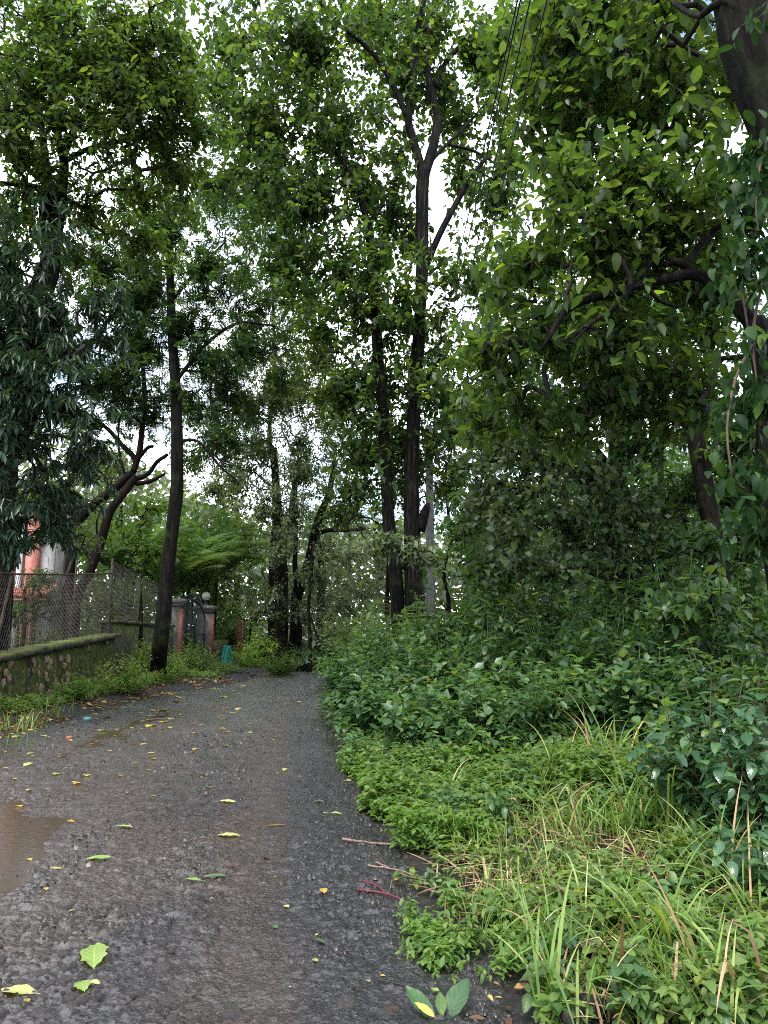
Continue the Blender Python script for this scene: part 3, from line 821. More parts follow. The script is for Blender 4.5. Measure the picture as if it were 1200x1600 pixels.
# ---- road: wet worn track of tar, gravel and mud
def road_material():
    m, n, l, o = _mat('wet_worn_track')
    tc = n.new('ShaderNodeTexCoord')
    def noise(sc, det, ro=.6, dis=0.0):
        x = n.new('ShaderNodeTexNoise'); x.inputs['Scale'].default_value = sc; x.inputs['Detail'].default_value = det; x.inputs['Roughness'].default_value = ro
        x.inputs['Distortion'].default_value = dis
        l.new(tc.outputs['Object'], x.inputs['Vector']); return x
    fine = noise(38, 8, .7); mid = noise(5, 6, .65, .4); big = noise(.7, 4, .55)
    base = _ramp(n, [(.3, (.0035, .003, .0034)), (.46, (.0105, .0092, .0096)), (.6, (.026, .0228, .0232)), (.72, (.062, .055, .055))])
    l.new(fine.outputs['Fac'], base.inputs[0])
    # brown silt washed over the middle and left of the track
    br = _ramp(n, [(.3, (.0125, .0085, .0062)), (.48, (.036, .0245, .0185)), (.68, (.085, .06, .047))])
    l.new(fine.outputs['Fac'], br.inputs[0])
    silt = n.new('ShaderNodeAttribute'); silt.attribute_name = 'silt'
    sa = n.new('ShaderNodeMath'); sa.operation = 'MULTIPLY_ADD'; sa.inputs[1].default_value = 1.1
    l.new(mid.outputs['Fac'], sa.inputs[0]); l.new(silt.outputs['Fac'], sa.inputs[2])
    sr = n.new('ShaderNodeMapRange'); sr.inputs['From Min'].default_value = .62; sr.inputs['From Max'].default_value = 1.2
    l.new(sa.outputs[0], sr.inputs[0])
    mx = n.new('ShaderNodeMix'); mx.data_type = 'RGBA'
    l.new(sr.outputs[0], mx.inputs[0]); l.new(base.outputs[0], mx.inputs[6]); l.new(br.outputs[0], mx.inputs[7])
    # black mud at the right edge
    mud = n.new('ShaderNodeAttribute'); mud.attribute_name = 'mud'
    ma = n.new('ShaderNodeMath'); ma.operation = 'MULTIPLY_ADD'; ma.inputs[1].default_value = .9
    l.new(mid.outputs['Fac'], ma.inputs[0]); l.new(mud.outputs['Fac'], ma.inputs[2])
    mr = n.new('ShaderNodeMapRange'); mr.inputs['From Min'].default_value = .7; mr.inputs['From Max'].default_value = 1.2
    l.new(ma.outputs[0], mr.inputs[0])
    mc = n.new('ShaderNodeMix'); mc.data_type = 'RGBA'; mc.inputs[7].default_value = (.013, .012, .0125, 1)
    l.new(mr.outputs[0], mc.inputs[0]); l.new(mx.outputs[2], mc.inputs[6])
    pb = n.new('ShaderNodeBsdfPrincipled')
    l.new(mc.outputs[2], pb.inputs['Base Color'])
    rr = n.new('ShaderNodeMapRange'); rr.inputs['From Min'].default_value = .3; rr.inputs['From Max'].default_value = .7
    rr.inputs['To Min'].default_value = .12; rr.inputs['To Max'].default_value = .42
    l.new(mid.outputs['Fac'], rr.inputs[0])
    wet = n.new('ShaderNodeAttribute'); wet.attribute_name = 'wet'
    wm = n.new('ShaderNodeMath'); wm.operation = 'MULTIPLY'; l.new(wet.outputs['Fac'], wm.inputs[0])
    wr = n.new('ShaderNodeMapRange'); wr.inputs['From Min'].default_value = .36; wr.inputs['From Max'].default_value = .56
    l.new(mid.outputs['Fac'], wr.inputs[0]); l.new(wr.outputs[0], wm.inputs[1])
    wx = n.new('ShaderNodeMix'); wx.inputs[3].default_value = .27
    l.new(wm.outputs[0], wx.inputs[0]); l.new(rr.outputs[0], wx.inputs[2]); l.new(wx.outputs[0], pb.inputs['Roughness'])
    pb.inputs['Specular IOR Level'].default_value = .75
    cw = n.new('ShaderNodeMath'); cw.operation = 'MULTIPLY_ADD'; cw.inputs[1].default_value = .55; cw.inputs[2].default_value = .12
    bw = n.new('ShaderNodeMapRange'); bw.inputs['From Min'].default_value = .4; bw.inputs['From Max'].default_value = .62
    l.new(big.outputs['Fac'], bw.inputs[0]); ax = n.new('ShaderNodeMath'); ax.operation = 'MAXIMUM'
    l.new(bw.outputs[0], ax.inputs[0]); l.new(wet.outputs['Fac'], ax.inputs[1])
    l.new(ax.outputs[0], cw.inputs[0]); l.new(cw.outputs[0], pb.inputs['Coat Weight'])
    pb.inputs['Coat Roughness'].default_value = .32; pb.inputs['Coat IOR'].default_value = 1.4
    b1 = n.new('ShaderNodeBump'); b1.inputs['Strength'].default_value = 1.0; b1.inputs['Distance'].default_value = .012
    l.new(fine.outputs['Fac'], b1.inputs['Height'])
    vo = n.new('ShaderNodeTexVoronoi'); vo.inputs['Scale'].default_value = 55; l.new(tc.outputs['Object'], vo.inputs['Vector'])
    b2 = n.new('ShaderNodeBump'); b2.inputs['Strength'].default_value = .6; b2.inputs['Distance'].default_value = .008; b2.invert = True
    l.new(vo.outputs['Distance'], b2.inputs['Height']); l.new(b1.outputs[0], b2.inputs['Normal'])
    l.new(b2.outputs[0], pb.inputs['Normal'])
    l.new(pb.outputs[0], o.inputs['Surface'])
    return m
M['road'] = road_material()

WATER_Z = -.026
def channel(x, y):
    """the wheel rut on the left where brown water stands"""
    cx = np.interp(y, [2, 5.2, 7, 9, 12, 16, 20], [-2.75, -2.95, -3.55, -4.05, -4.2, -4.1, -3.9])
    wd = np.interp(y, [2, 5.2, 7, 10, 14, 20], [.4, .68, .8, .6, .4, .25])
    return np.exp(-((x - cx) / wd) ** 2)

def tracks(X, Y):
    """the two lines that wheels have pressed smooth"""
    m = np.interp(Y, [2, 6, 10, 16, 24], [-1.3, -1.75, -2.3, -2.9, -3.1])
    w = .26 + .12 * vnoise(np.stack([X.ravel() * .3, Y.ravel() * .9, 0 * X.ravel() + 6], 1)).reshape(X.shape)
    return np.clip(np.exp(-((X - m + .85) / w) ** 2) + np.exp(-((X - m - .85) / w) ** 2), 0, 1)

_cr = np.random.RandomState(13).rand(128, 128, 4)
def chips(X, Y, size, seed):
    """broken crust: each cell is a tilted, worn piece with a groove round it"""
    x, y = X / size + seed * 17.3, Y / size + seed * 9.1
    ix, iy = np.floor(x).astype(int), np.floor(y).astype(int)
    d1 = np.full(X.shape, 9.); d2 = np.full(X.shape, 9.); h = np.zeros(X.shape)
    for a in (-1, 0, 1):
        for b in (-1, 0, 1):
            r = _cr[(ix + a) & 127, (iy + b) & 127]
            dx, dy = ix + a + .1 + .8 * r[..., 0] - x, iy + b + .1 + .8 * r[..., 1] - y
            d = np.sqrt(dx * dx + dy * dy)
            hh = r[..., 2] + (dx * (r[..., 3] - .5) + dy * (r[..., 0] - .5)) * .9
            near_ = d < d1
            d2 = np.where(near_, d1, np.minimum(d2, d)); h = np.where(near_, hh, h); d1 = np.where(near_, d, d1)
    return h * sm(.02, .22, d2 - d1)

def road_height(X, Y):
    q = np.stack([X.ravel(), Y.ravel(), 0 * X.ravel()], 1)
    f = lambda sc, o, s=0.0: (fbm(q * sc + s, o) - .5).reshape(X.shape)
    edge = np.minimum(X - xl(Y), xr(Y) - X)
    z = land(X, Y)
    z = z + f(.9, 2) * .05 - .062 * channel(X, Y) * np.interp(Y, [4.3, 5.0, 6.2, 8, 14, 21], [.5, 1.25, 1.1, .88, .74, .2])
    z = z + .02
    near = np.interp(Y, [3, 8, 16], [1, .8, .5])
    # broken crust: ridged lumps and chips
    lump = np.abs(f(7, 3, 5.)) * 2
    rightness = sm(1.7, .4, xr(Y) - X)
    z = z + (f(3.2, 3, 9.) * .035 + lump * .022 + f(20, 3, 2.) * .016 * (1 - .3 * rightness) + f(40, 2, 4.) * .007) * near
    brk = sm(.42, .6, fbm(q * 1.1 + 40, 3).reshape(X.shape) + .12 * rightness)
    fine = np.interp(Y, [3, 8, 13], [1, .8, .3]) * (1 - .6 * wetness(X, Y)) * (1 - .62 * tracks(X, Y))
    z = z - .022 * tracks(X, Y) * np.interp(Y, [3, 20], [1, .4])
    z = z + fine * ((.25 + .75 * brk) * .026 * chips(X, Y, .085, 1) + (.35 + .65 * (1 - brk)) * .013 * chips(X, Y, .038, 2))
    # cracked slabs of old tar with grooves between
    cell = vnoise(np.stack([X.ravel() * 9, Y.ravel() * 9, 0 * X.ravel()], 1)).reshape(X.shape)
    z = z - .012 * near * sm(.06, .0, np.abs(cell - .5)) * sm(-.1, .15, f(1.1, 2, 21.))
    z = z - (f(20, 3, 2.) * .016 + f(40, 2, 4.) * .007 + lump * .012) * near * .7 * wetness(X, Y)
    z = z - .10 * sm(.30, -.35, edge + .35 * f(1.6, 3, 31.))
    return z

def wetness(X, Y):
    cx = np.interp(Y, [7, 12, 17, 24], [-2.6, -2.3, -2.5, -2.9])
    return np.exp(-((X - cx) / 1.25) ** 2) * np.interp(Y, [7, 11, 22, 25], [0, 1, 1, .7])

def build_road():
    ys = [1.3]
    while ys[-1] < 2.8: ys.append(ys[-1] + .06)
    while ys[-1] < 8: ys.append(ys[-1] + max(.0115, .0036 * ys[-1]))
    while ys[-1] < 41: ys.append(ys[-1] + .0066 * ys[-1])
    ys = np.array(ys); n0, n1 = 34, 250; nx = n0 + n1
    a = xl(ys) - .45; b = xr(ys) + .45
    m = np.clip(np.maximum(a + .3, -.56 * ys - .25), a + .3, b - .5)       # most columns where the track is seen close to
    X = np.concatenate([a[:, None] + (m - a)[:, None] * np.linspace(0, 1, n0, endpoint=False)[None], m[:, None] + (b - m)[:, None] * np.linspace(0, 1, n1)[None]], 1)
    Y = np.repeat(ys[:, None], nx, 1)
    Y = Y + (np.random.RandomState(5).rand(*Y.shape) - .5) * np.gradient(ys)[:, None] * .6
    Z = road_height(X, Y)
    ny = len(ys)
    i = np.arange(nx * ny).reshape(ny, nx)
    L = np.stack([i[:-1, :-1], i[:-1, 1:], i[1:, 1:], i[1:, :-1]], -1).reshape(-1)
    c = channel(X, Y)
    cen = np.exp(-((X + 1.9 + .06 * Y) / 1.7) ** 2)
    silt = np.clip(1.0 * c ** .6 + .6 * cen + .5 * tracks(X, Y) - .25 * sm(.5, .62, vnoise(np.stack([X.ravel() * 1.1, Y.ravel() * .7, 0 * X.ravel() + 2], 1)).reshape(X.shape)), 0, 1.2) * np.interp(Y, [0, 10, 18, 24], [1, 1, .6, .35])
    mud = sm(1.5, .2, xr(Y) - X) * np.interp(Y, [3, 9, 15], [1, .8, .3]) + .4 * sm(.5, 0, X - xl(Y))
    me = mesh_np('road', np.stack([X.ravel(), Y.ravel(), Z.ravel()], 1), L, np.full((nx - 1) * (ny - 1), 4), M['road'], {'silt': silt.ravel(), 'mud': mud.ravel(), 'wet': wetness(X, Y).ravel()}, True)
    return link('road', me, None, 'structure')
road = build_road()
def road_at(x, y):
    if xl(y) < x < xr(y): return float(road_height(np.array([[x]]), np.array([[y]]))[0, 0])
    return ground_at(x, y)

# ---- stones bedded in the near end of the track
def stone_meshes(n, mat, seed):
    r = np.random.RandomState(seed); out = []
    for i in range(n):
        mb = MB(); mb.rock((0, 0, 0), (1, .8 + .3 * r.rand(), .7), r, 9, 5)
        out.append(mb.mesh('stone_block', M[mat], False))
    return out
def chip_meshes(n, mat, seed):
    """angular broken stones with a worn top"""
    r = np.random.RandomState(seed); out = []
    for i in range(n):
        k = r.randint(5, 8); a = np.sort((np.arange(k) + .55 * (r.rand(k) - .5)) * 6.283 / k); rad = .5 * (.7 + .45 * r.rand(k))
        ring = np.stack([np.cos(a) * rad, np.sin(a) * rad * .85], 1)
        V = np.concatenate([np.column_stack([ring * 1.05, np.full(k, -.3)]), np.column_stack([ring, .08 + .1 * r.rand(k)]), np.column_stack([ring * .68 + .05 * (r.rand(k, 2) - .5), .2 + .12 * r.rand(k)]), [[.05 * r.randn(), .05 * r.randn(), .3]]])
        F = [(q * k + j, q * k + (j + 1) % k, (q + 1) * k + (j + 1) % k, (q + 1) * k + j) for q in range(2) for j in range(k)] + [(2 * k + j, 2 * k + (j + 1) % k, 3 * k) for j in range(k)]
        mb = MB(); mb.add(V, F); out.append(mb.mesh('stone_chip', M[mat], False))
    return out
ROCKS = stone_meshes(7, 'rock', 3)
CHIPS = chip_meshes(12, 'rock', 4)
def put_mesh(name, me, loc, rot, sc, parent=None):
    o = bpy.data.objects.new(name, me); COL.objects.link(o)
    o.parent = parent
    o.location = Vector(loc) - Vector(world_of(parent) if parent else (0, 0, 0))
    o.rotation_euler = rot; o.scale = (sc, sc, sc) if np.isscalar(sc) else sc
    return o
cnt = 0; used = []
for k in range(6000):
    u = rng.uniform(-10, 620); v = 1330 + 270 * rng.rand() ** .55
    g = G(u, v)
    dens = vnoise(np.array([[g.x * 1.8, g.y * 1.8, 4.]]))[0] + .5 * (v - 1480) / 120 - .3 * (u > 400)
    if dens + .25 * rng.rand() < .72: continue
    s = (.025 + .09 * rng.rand() ** 1.8) * (1.15 if v > 1520 else .8)
    if any((g.x - a) ** 2 + (g.y - b) ** 2 < (.42 * (s + c)) ** 2 for a, b, c in used): continue
    used.append((g.x, g.y, s))
    z = road_at(g.x, g.y)
    put_mesh('stone', CHIPS[rng.randint(12)], (g.x, g.y, z - s * .06), (rng.uniform(-.2, .2), rng.uniform(-.2, .2), rng.uniform(0, 6.3)), (s, s * rng.uniform(.7, 1), s * rng.uniform(.3, .7)), road)
    cnt += 1
    if cnt > 290: break

# ---- loose grit and crumbs of mud over the track
def gravel():
    N = 17000
    y = 2.9 * (13 / 2.9) ** (rng.rand(N) ** 1.15)
    a = np.maximum(xl(y), -.62 * y - .2); b = xr(y) + .45
    x = a + (b - a) * rng.rand(N)
    q = np.stack([x, y, 0 * x], 1)
    keep = vnoise(q * 2.3 + 7) + .35 * sm(1.2, .1, xr(y) - x) + .15 * rng.rand(N) - .4 * sm(.44, .6, vnoise(q * .9 + 3)) > .42
    keep &= (channel(x, y) < .75) & (tracks(x, y) < .35 + .6 * rng.rand(N))
    x, y = x[keep], y[keep]; n = len(x)
    z = np.maximum(road_height(x[:, None], y[:, None])[:, 0], land(x, y) - .03)
    s = (.005 + .016 * rng.rand(n) ** 2.2) * (1 + .05 * y)
    k = 4
    an = (np.arange(k)[None] + .5 * (rng.rand(n, k) - .5)) * 6.283 / k + rng.rand(n, 1) * 6.28
    rd = s[:, None] * (.75 + .5 * rng.rand(n, k))
    base = np.stack([x[:, None] + np.cos(an) * rd, y[:, None] + np.sin(an) * rd, np.repeat(z[:, None] - .3 * s[:, None], k, 1)], -1)
    mid = base.mean(1); t1 = mid * .5 + base[:, 0] * .5; t2 = mid * .5 + base[:, 2] * .5
    t1[:, 2] = z + s * (.4 + .5 * rng.rand(n)); t2[:, 2] = z + s * (.4 + .5 * rng.rand(n))
    V = np.concatenate([base, t1[:, None], t2[:, None]], 1).reshape(-1, 3)
    f = [0, 1, 4, 1, 2, 5, 4, 2, 3, 5, 3, 0, 4, 5]; t = [3, 4, 3, 4]
    L = (np.array(f)[None] + (np.arange(n) * 6)[:, None]).ravel()
    rn = np.clip(rng.rand(n) * (.55 + .45 * sm(.4, 1.6, xr(y) - x)), 0, .99)
    link('gravel', mesh_np('gravel', V, L, np.tile(t, n), M['gravel'], {'rnd': np.repeat(rn, 6)}), None, 'stuff')
gravel()

# ---- brown water standing in the rut
def water_material():
    m, n, l, o = _mat('silty_water')
    pb = n.new('ShaderNodeBsdfPrincipled')
    pb.inputs['Base Color'].default_value = (.06, .042, .029, 1)
    pb.inputs['Roughness'].default_value = .08
    pb.inputs['Specular IOR Level'].default_value = .5
    tc = n.new('ShaderNodeTexCoord'); mp = n.new('ShaderNodeMapping'); mp.inputs['Scale'].default_value = (14, 30, 1)
    no = n.new('ShaderNodeTexNoise'); no.inputs['Scale'].default_value = 1; no.inputs['Detail'].default_value = 3
    l.new(tc.outputs['Object'], mp.inputs[0]); l.new(mp.outputs[0], no.inputs['Vector'])
    b = n.new('ShaderNodeBump'); b.inputs['Strength'].default_value = .3; b.inputs['Distance'].default_value = .006
    l.new(no.outputs['Fac'], b.inputs['Height']); l.new(b.outputs[0], pb.inputs['Normal'])
    l.new(pb.outputs[0], o.inputs['Surface'])
    return m
M['water'] = water_material()
mb = MB()
yy = np.linspace(2.5, 15, 40)
cx = np.interp(yy, [2, 5.2, 7, 9, 12, 16, 20], [-2.75, -2.95, -3.55, -4.05, -4.2, -4.1, -3.9]); wd = np.interp(yy, [2, 5.2, 7, 10, 14, 20], [.9, 1.2, 1.2, .85, .6, .4])
V = [(c + s * w, y, WATER_Z) for y, c, w in zip(yy, cx, wd) for s in (-1, 1)]
mb.add(V, [(2 * i, 2 * i + 1, 2 * i + 3, 2 * i + 2) for i in range(len(yy) - 1)])
mb.build('puddle', M['water'], None, False, 'structure')

# ================================================================ WALL, FENCE, GATE, HOUSE
PI_2 = math.pi / 2
# retaining wall of stones along the left verge
WX = -7.15
def wallx(y): return np.interp(y, [6, 13.5, 20.3], [-6.9, -7.0, -7.3])
def walltop(y): return np.interp(y, [6, 13.5, 20.3], [.95, 1.08, 1.42])
def build_wall():
    root = thing('retaining_wall', 'low mossy stone retaining wall under the chain-link fence, pale stones showing through', 'wall', (WX, 13.5, 0))
    n = 60; ys = np.linspace(6.5, 20.35, n); mb = MB()
    V, F = [], []
    rows = 7
    for y in ys:
        x = wallx(y); t = walltop(y) - .09
        for r in range(rows + 1):
            z = -.15 + (t + .15) * r / rows
            off = .10 * (vnoise(np.array([[y * 3.1, z * 4.2, 2.]]))[0] - .5) + .09 * (1 - r / rows)
            V.append((x + off, y, z))
        V.append((x - .34, y, t)); V.append((x - .34, y, -.15))
    k = rows + 3
    for i in range(n - 1):
        for r in range(k - 1): F.append((i * k + r, (i + 1) * k + r, (i + 1) * k + r + 1, i * k + r + 1))
    F.append(tuple(range(k))[::-1]); F.append(tuple((n - 1) * k + r for r in range(k)))
    mb.add(V, F); mb.build('masonry', M['stone_wall'], root, True)
    # coping slabs
    y = 6.5
    while y < 20.3:
        l = min(1.15 + .2 * rng.rand(), 20.4 - y); m_ = y + l / 2
        mb = MB(); rot = Matrix.Rotation(math.atan2(walltop(y + l) - walltop(y), l), 3, 'X').to_4x4()
        mb.box((wallx(m_) - .12, m_, walltop(m_) - .035 + .006 * rng.rand()), (.52 + .02 * rng.rand(), l - .012, .11), 0, .96, rot)
        mb.build('coping_slab', M['coping'], root); y += l
    # stones that stand clear of the moss
    ws = chip_meshes(14, 'wall_stone', 9)
    for q in range(300):
        y = rng.uniform(8.5, 20.1); t = walltop(y); z = .10 + (t - .24) * rng.rand()
        if vnoise(np.array([[y * 1.1, z * 2.2, 8.]]))[0] < .4: continue
        s = (.06 + .24 * rng.rand() ** 2.4) * (1.1 if y < 16 else .8)
        put_mesh('stone', ws[rng.randint(14)], (float(wallx(y)) + .035 + .07 * (1 - z / t), y, z), (rng.uniform(-.15, .15), PI_2 + rng.uniform(-.15, .15), rng.uniform(-.15, .15)), (s * rng.uniform(.7, 1.3), s * rng.uniform(.6, 1.1), s * .5), root)
    return root
build_wall()

def wall_b():
    root = thing('boundary_wall', 'higher mossy garden wall behind the bushes, running on towards the gate', 'wall', (-7.6, 23.5, 0))
    mb = MB(); n = 30; V, F = [], []
    for i, y in enumerate(np.linspace(20.4, 27.1, n)):
        x = -7.42 - .03 * (y - 20.4); t = 1.72 - .02 * (y - 20.4); o = .05 * (vnoise(np.array([[y * 4, 1., 1.]]))[0] - .5)
        V += [(x + o + .05, y, -.1), (x + o, y, t * .5), (x + o * .5, y, t), (x - .3, y, t), (x - .3, y, -.1)]
    for i in range(n - 1):
        for r in range(4): F.append((i * 5 + r, (i + 1) * 5 + r, (i + 1) * 5 + r + 1, i * 5 + r + 1))
    F += [(4, 3, 2, 1, 0), tuple((n - 1) * 5 + r for r in range(5))]
    mb.add(V, F); mb.build('masonry', M['coping'], root, True)
    y = 20.42
    while y < 27:
        l = min(1.1, 27.05 - y); m_ = y + l / 2
        mb = MB(); mb.box((-7.57 - .03 * (m_ - 20.4), m_, 1.77 - .02 * (m_ - 20.4)), (.44, l - .015, .09), 0, .96)
        mb.build('coping_slab', M['coping'], root); y += l
wall_b()

# chain-link fence on the wall
def chainlink(root, p0, p1, q0, q1, cell):
    """diamond mesh between bottom edge p0-p1 and top edge q0-q1, woven of zigzag wires"""
    p0, p1, q0, q1 = [np.array(tuple(v)) for v in (p0, p1, q0, q1)]
    W = np.linalg.norm(p1 - p0); H = .5 * (np.linalg.norm(q0 - p0) + np.linalg.norm(q1 - p1))
    nc = int(W / cell); nr = int(H / cell)
    side = np.cross(p1 - p0, q0 - p0); side /= np.linalg.norm(side)
    mb = MB(); r = .0038
    A, Bv = [], []
    def pt(i, j):
        u = np.clip(i / nc, 0, 1); w = j / nr
        b = p0 + (p1 - p0) * u; t = q0 + (q1 - q0) * u
        bulge = .05 * math.sin(w * 3.1) * (vnoise(np.array([[u * 5, w * 2, 3.]]))[0] - .3)
        return b + (t - b) * w + side * bulge
    for i in range(nc + 1):
        for j in range(nr):
            z = .5 if (j % 2 == 0) else -.5
            A.append(pt(i + (z if False else (.5 if j % 2 else 0)), j)); Bv.append(pt(i + (0 if j % 2 else .5), j + 1))
            if i > 0:
                A.append(pt(i - (.5 if j % 2 else 0), j)); Bv.append(pt(i - (0 if j % 2 else .5), j + 1))
    A, Bv = np.array(A), np.array(Bv)
    d = Bv - A; d /= np.linalg.norm(d, axis=1)[:, None] + 1e-9
    x = np.cross(d, side); x /= np.linalg.norm(x, axis=1)[:, None] + 1e-9
    an = np.arange(3) * 2.094
    ring = (np.cos(an)[None, :, None] * x[:, None] + np.sin(an)[None, :, None] * side[None, None, :]) * r
    V = np.concatenate([A[:, None] + ring, Bv[:, None] + ring], 1).reshape(-1, 3)
    f = np.array([(j, (j + 1) % 3, 3 + (j + 1) % 3, 3 + j) for j in range(3)]).ravel()
    L = (f[None] + (np.arange(len(A)) * 6)[:, None]).ravel()
    mb.raw(V, L, np.full(len(A) * 3, 4)); mb.build('wire_mesh', M['wire'], root, False, 'stuff')

def fence():
    root = thing('chain_link_fence', 'rusty chain-link fence with angle-iron posts standing on the mossy wall', 'fence', (WX, 13.5, 1.1))
    def bot(y): return Vector((float(wallx(y)) - .1, y, float(walltop(y)) + .02))
    py = [7.2, 10.6, 14.25, 20.15]
    tops = [Vector((-6.95, 7.2, 2.5)), Vector((-6.98, 10.6, 2.54)), P(38, 897, 14.25), P(177, 896, 20.15)]
    for k, y in enumerate(py):
        b = bot(y); t = tops[k].copy(); t.x = b.x - .02
        if k == 2: b = b + Vector((-.02, -.5, 0))
        mb = MB(); mb.tube([b - Vector((0, 0, .2)), t + Vector((0, 0, .06 if k < 3 else .42))], .03, 4); mb.build('post', M['rust'], root)
    for k in range(3):
        a, b = tops[k].copy(), tops[k + 1].copy(); a.x = bot(py[k]).x; b.x = bot(py[k + 1]).x
        mb = MB(); mb.tube([a, (a + b) / 2 - Vector((0, 0, .02)), b], .022, 6); mb.build('rail', M['rust'], root)
        chainlink(root, bot(py[k]), bot(py[k + 1]), a, b, .085 if k else .1)
    # section beyond the corner post
    c0 = Vector((-7.5, 20.2, 1.83)); c1 = Vector((-7.68, 27, 1.7))
    t0 = Vector((-7.5, 20.2, 3.42)); t1 = Vector((-7.68, 27, 2.9))
    for f in (.42, .98):
        b = c0.lerp(c1, f); t = t0.lerp(t1, f)
        mb = MB(); mb.tube([b, t], .028, 4); mb.build('post', M['rust'], root)
    mb = MB(); mb.tube([t0, t0.lerp(t1, .5) - Vector((0, 0, .05)), t1], .014, 5); mb.build('rail', M['rust'], root)
    chainlink(root, c0, c1, t0, t1, .1)
fence()

# gate pillars, gate, lamp
GX = -7.5
def pillar(y, h, label, w=.62):
    root = thing('gate_pillar', label, 'gate pillar', (GX - .3, y, 0))
    mb = MB(); mb.box((GX - .3, y, h / 2 - .1), (w, w, h + .2), 0, .99); mb.build('shaft', M['concrete'], root)
    mb = MB(); mb.box((GX - .3 + w / 2 + .012, y, h / 2 - .05), (.03, w * .94, h - .1)); mb.build('painted_face', M['pink'], root)
    mb = MB(); mb.box((GX - .3, y, h + .06), (w + .1, w + .1, .12)); mb.build('cap_base', M['concrete'], root)
    mb = MB(); mb.box((GX - .3, y, h + .2), (w + .24, w + .24, .16), 0, .93); mb.build('cap', M['concrete'], root)
    return h + .28
ga, gb = 27.5, 32.6
pillar(ga, 2.36, 'stained concrete gate pillar with faded pink face beside the leaning tree')
ptop = pillar(gb, 2.25, 'gate pillar with faded pink face carrying the white globe lamp')
t = thing('globe_lamp', 'round milky globe lamp on top of the far gate pillar', 'lamp', (GX - .3, gb, ptop))
mb = MB(); mb.lathe((GX - .3, gb, ptop), [(.13, 0), (.13, .04), (.07, .07), (.06, .2), (.11, .24)], 12); mb.build('lamp_base', M['iron'], t, True)
mb = MB(); mb.lathe((GX - .3, gb, ptop + .22), [(.07, 0), (.13, .04), (.18, .12), (.19, .19), (.17, .27), (.11, .35), (.03, .38)], 20); mb.build('globe', M['globe'], t, True)

def gate():
    root = thing('iron_gate', 'black iron gate with arched top and spear points between two pillars', 'gate', (GX - .3, (ga + gb) / 2, 0))
    y0, y1 = ga + .38, gb - .38; mid = (y0 + y1) / 2; X = GX - .25
    top = lambda y: 1.75 + .95 * math.sqrt(max(0, 1 - ((y - mid) / (y1 - y0) * 1.9) ** 2))
    def bar(a, b, w, nm): mb = MB(); mb.tube([a, b], w, 4); mb.build(nm, M['iron'], root)
    for s, (a, b) in enumerate(((y0, mid - .02), (mid + .02, y1))):
        for y in (a, b): bar((X, y, .1), (X, y, top(y)), .04, 'stile')
        for z in (.14, .75, 1.3): bar((X, a, z), (X, b, z), .028, 'rail')
        for q in range(4): bar((X, a, .32 + q * .26), (X, b, .32 + q * .26), .013, 'cross_bar')
        n = 13
        for k in range(1, n):
            y = a + (b - a) * k / n
            mb = MB(); mb.tube([(X, y, .12), (X, y, top(y) + .12)], .015, 4)
            mb.lathe((X, y, top(y) + .12), [(.014, 0), (.032, .03), (.004, .13)], 5); mb.build('bar', M['iron'], root)
        ys_ = np.linspace(a, b, 14)
        mb = MB(); mb.tube([(X, y, top(y)) for y in ys_], .035, 5); mb.build('arch_rail', M['iron'], root)
gate()

# wall and dark shed panel beyond the gate
t = thing('garden_wall', 'short mossy wall with a yellowed end post beyond the gate', 'wall', (GX - .4, 35.2, 0))
mb = MB(); mb.box((GX - .35, 35.1, .45), (.3, 4.2, 1.1)); mb.build('masonry', M['coping'], t)
mb = MB(); mb.box((-7.2, 37.4, .9), (.24, .24, 2.2)); mb.build('end_post', M['tile'], t)
t = thing('lattice_screen', 'dark slatted screen standing behind the wall past the gate', 'screen', (GX - .9, 35.2, 0))
for k in range(14):
    mb = MB(); mb.box((GX - .8, 33.6 + k * .24, 1.2), (.03, .16, 2.3)); mb.build('slat', M['blackplate'], t)
for z in (.5, 1.9):
    mb = MB(); mb.box((GX - .76, 35.2, z), (.04, 3.4, .08)); mb.build('rail', M['blackplate'], t)

# teal cloth hung against the far pillar
def cloth():
    c = Vector((-6.75, 32.3, 0)); V, F = [], []
    n, m = 18, 9
    for j in range(m):
        t = j / (m - 1); z = .8 * (1 - t ** 1.6)
        for i in range(n):
            a = 6.283 * i / n
            r = (.11 + .12 * t) * (1 + .35 * math.sin(5 * a + t * 2) + .12 * math.sin(9 * a))
            V.append((c.x + math.cos(a) * r, c.y + math.sin(a) * r, z + .04 * math.sin(3 * a)))
    for j in range(m - 1):
        for i in range(n): F.append((j * n + i, (j + 1) * n + i, (j + 1) * n + (i + 1) % n, j * n + (i + 1) % n))
    F.append(tuple(range(n)))
    mb = MB(); mb.add(V, F); solo('teal_sheet', mb, M['teal'], 'crumpled teal sheet heaped upright against the foot of the gate pillar', 'sheet', c, None, True)
cloth()

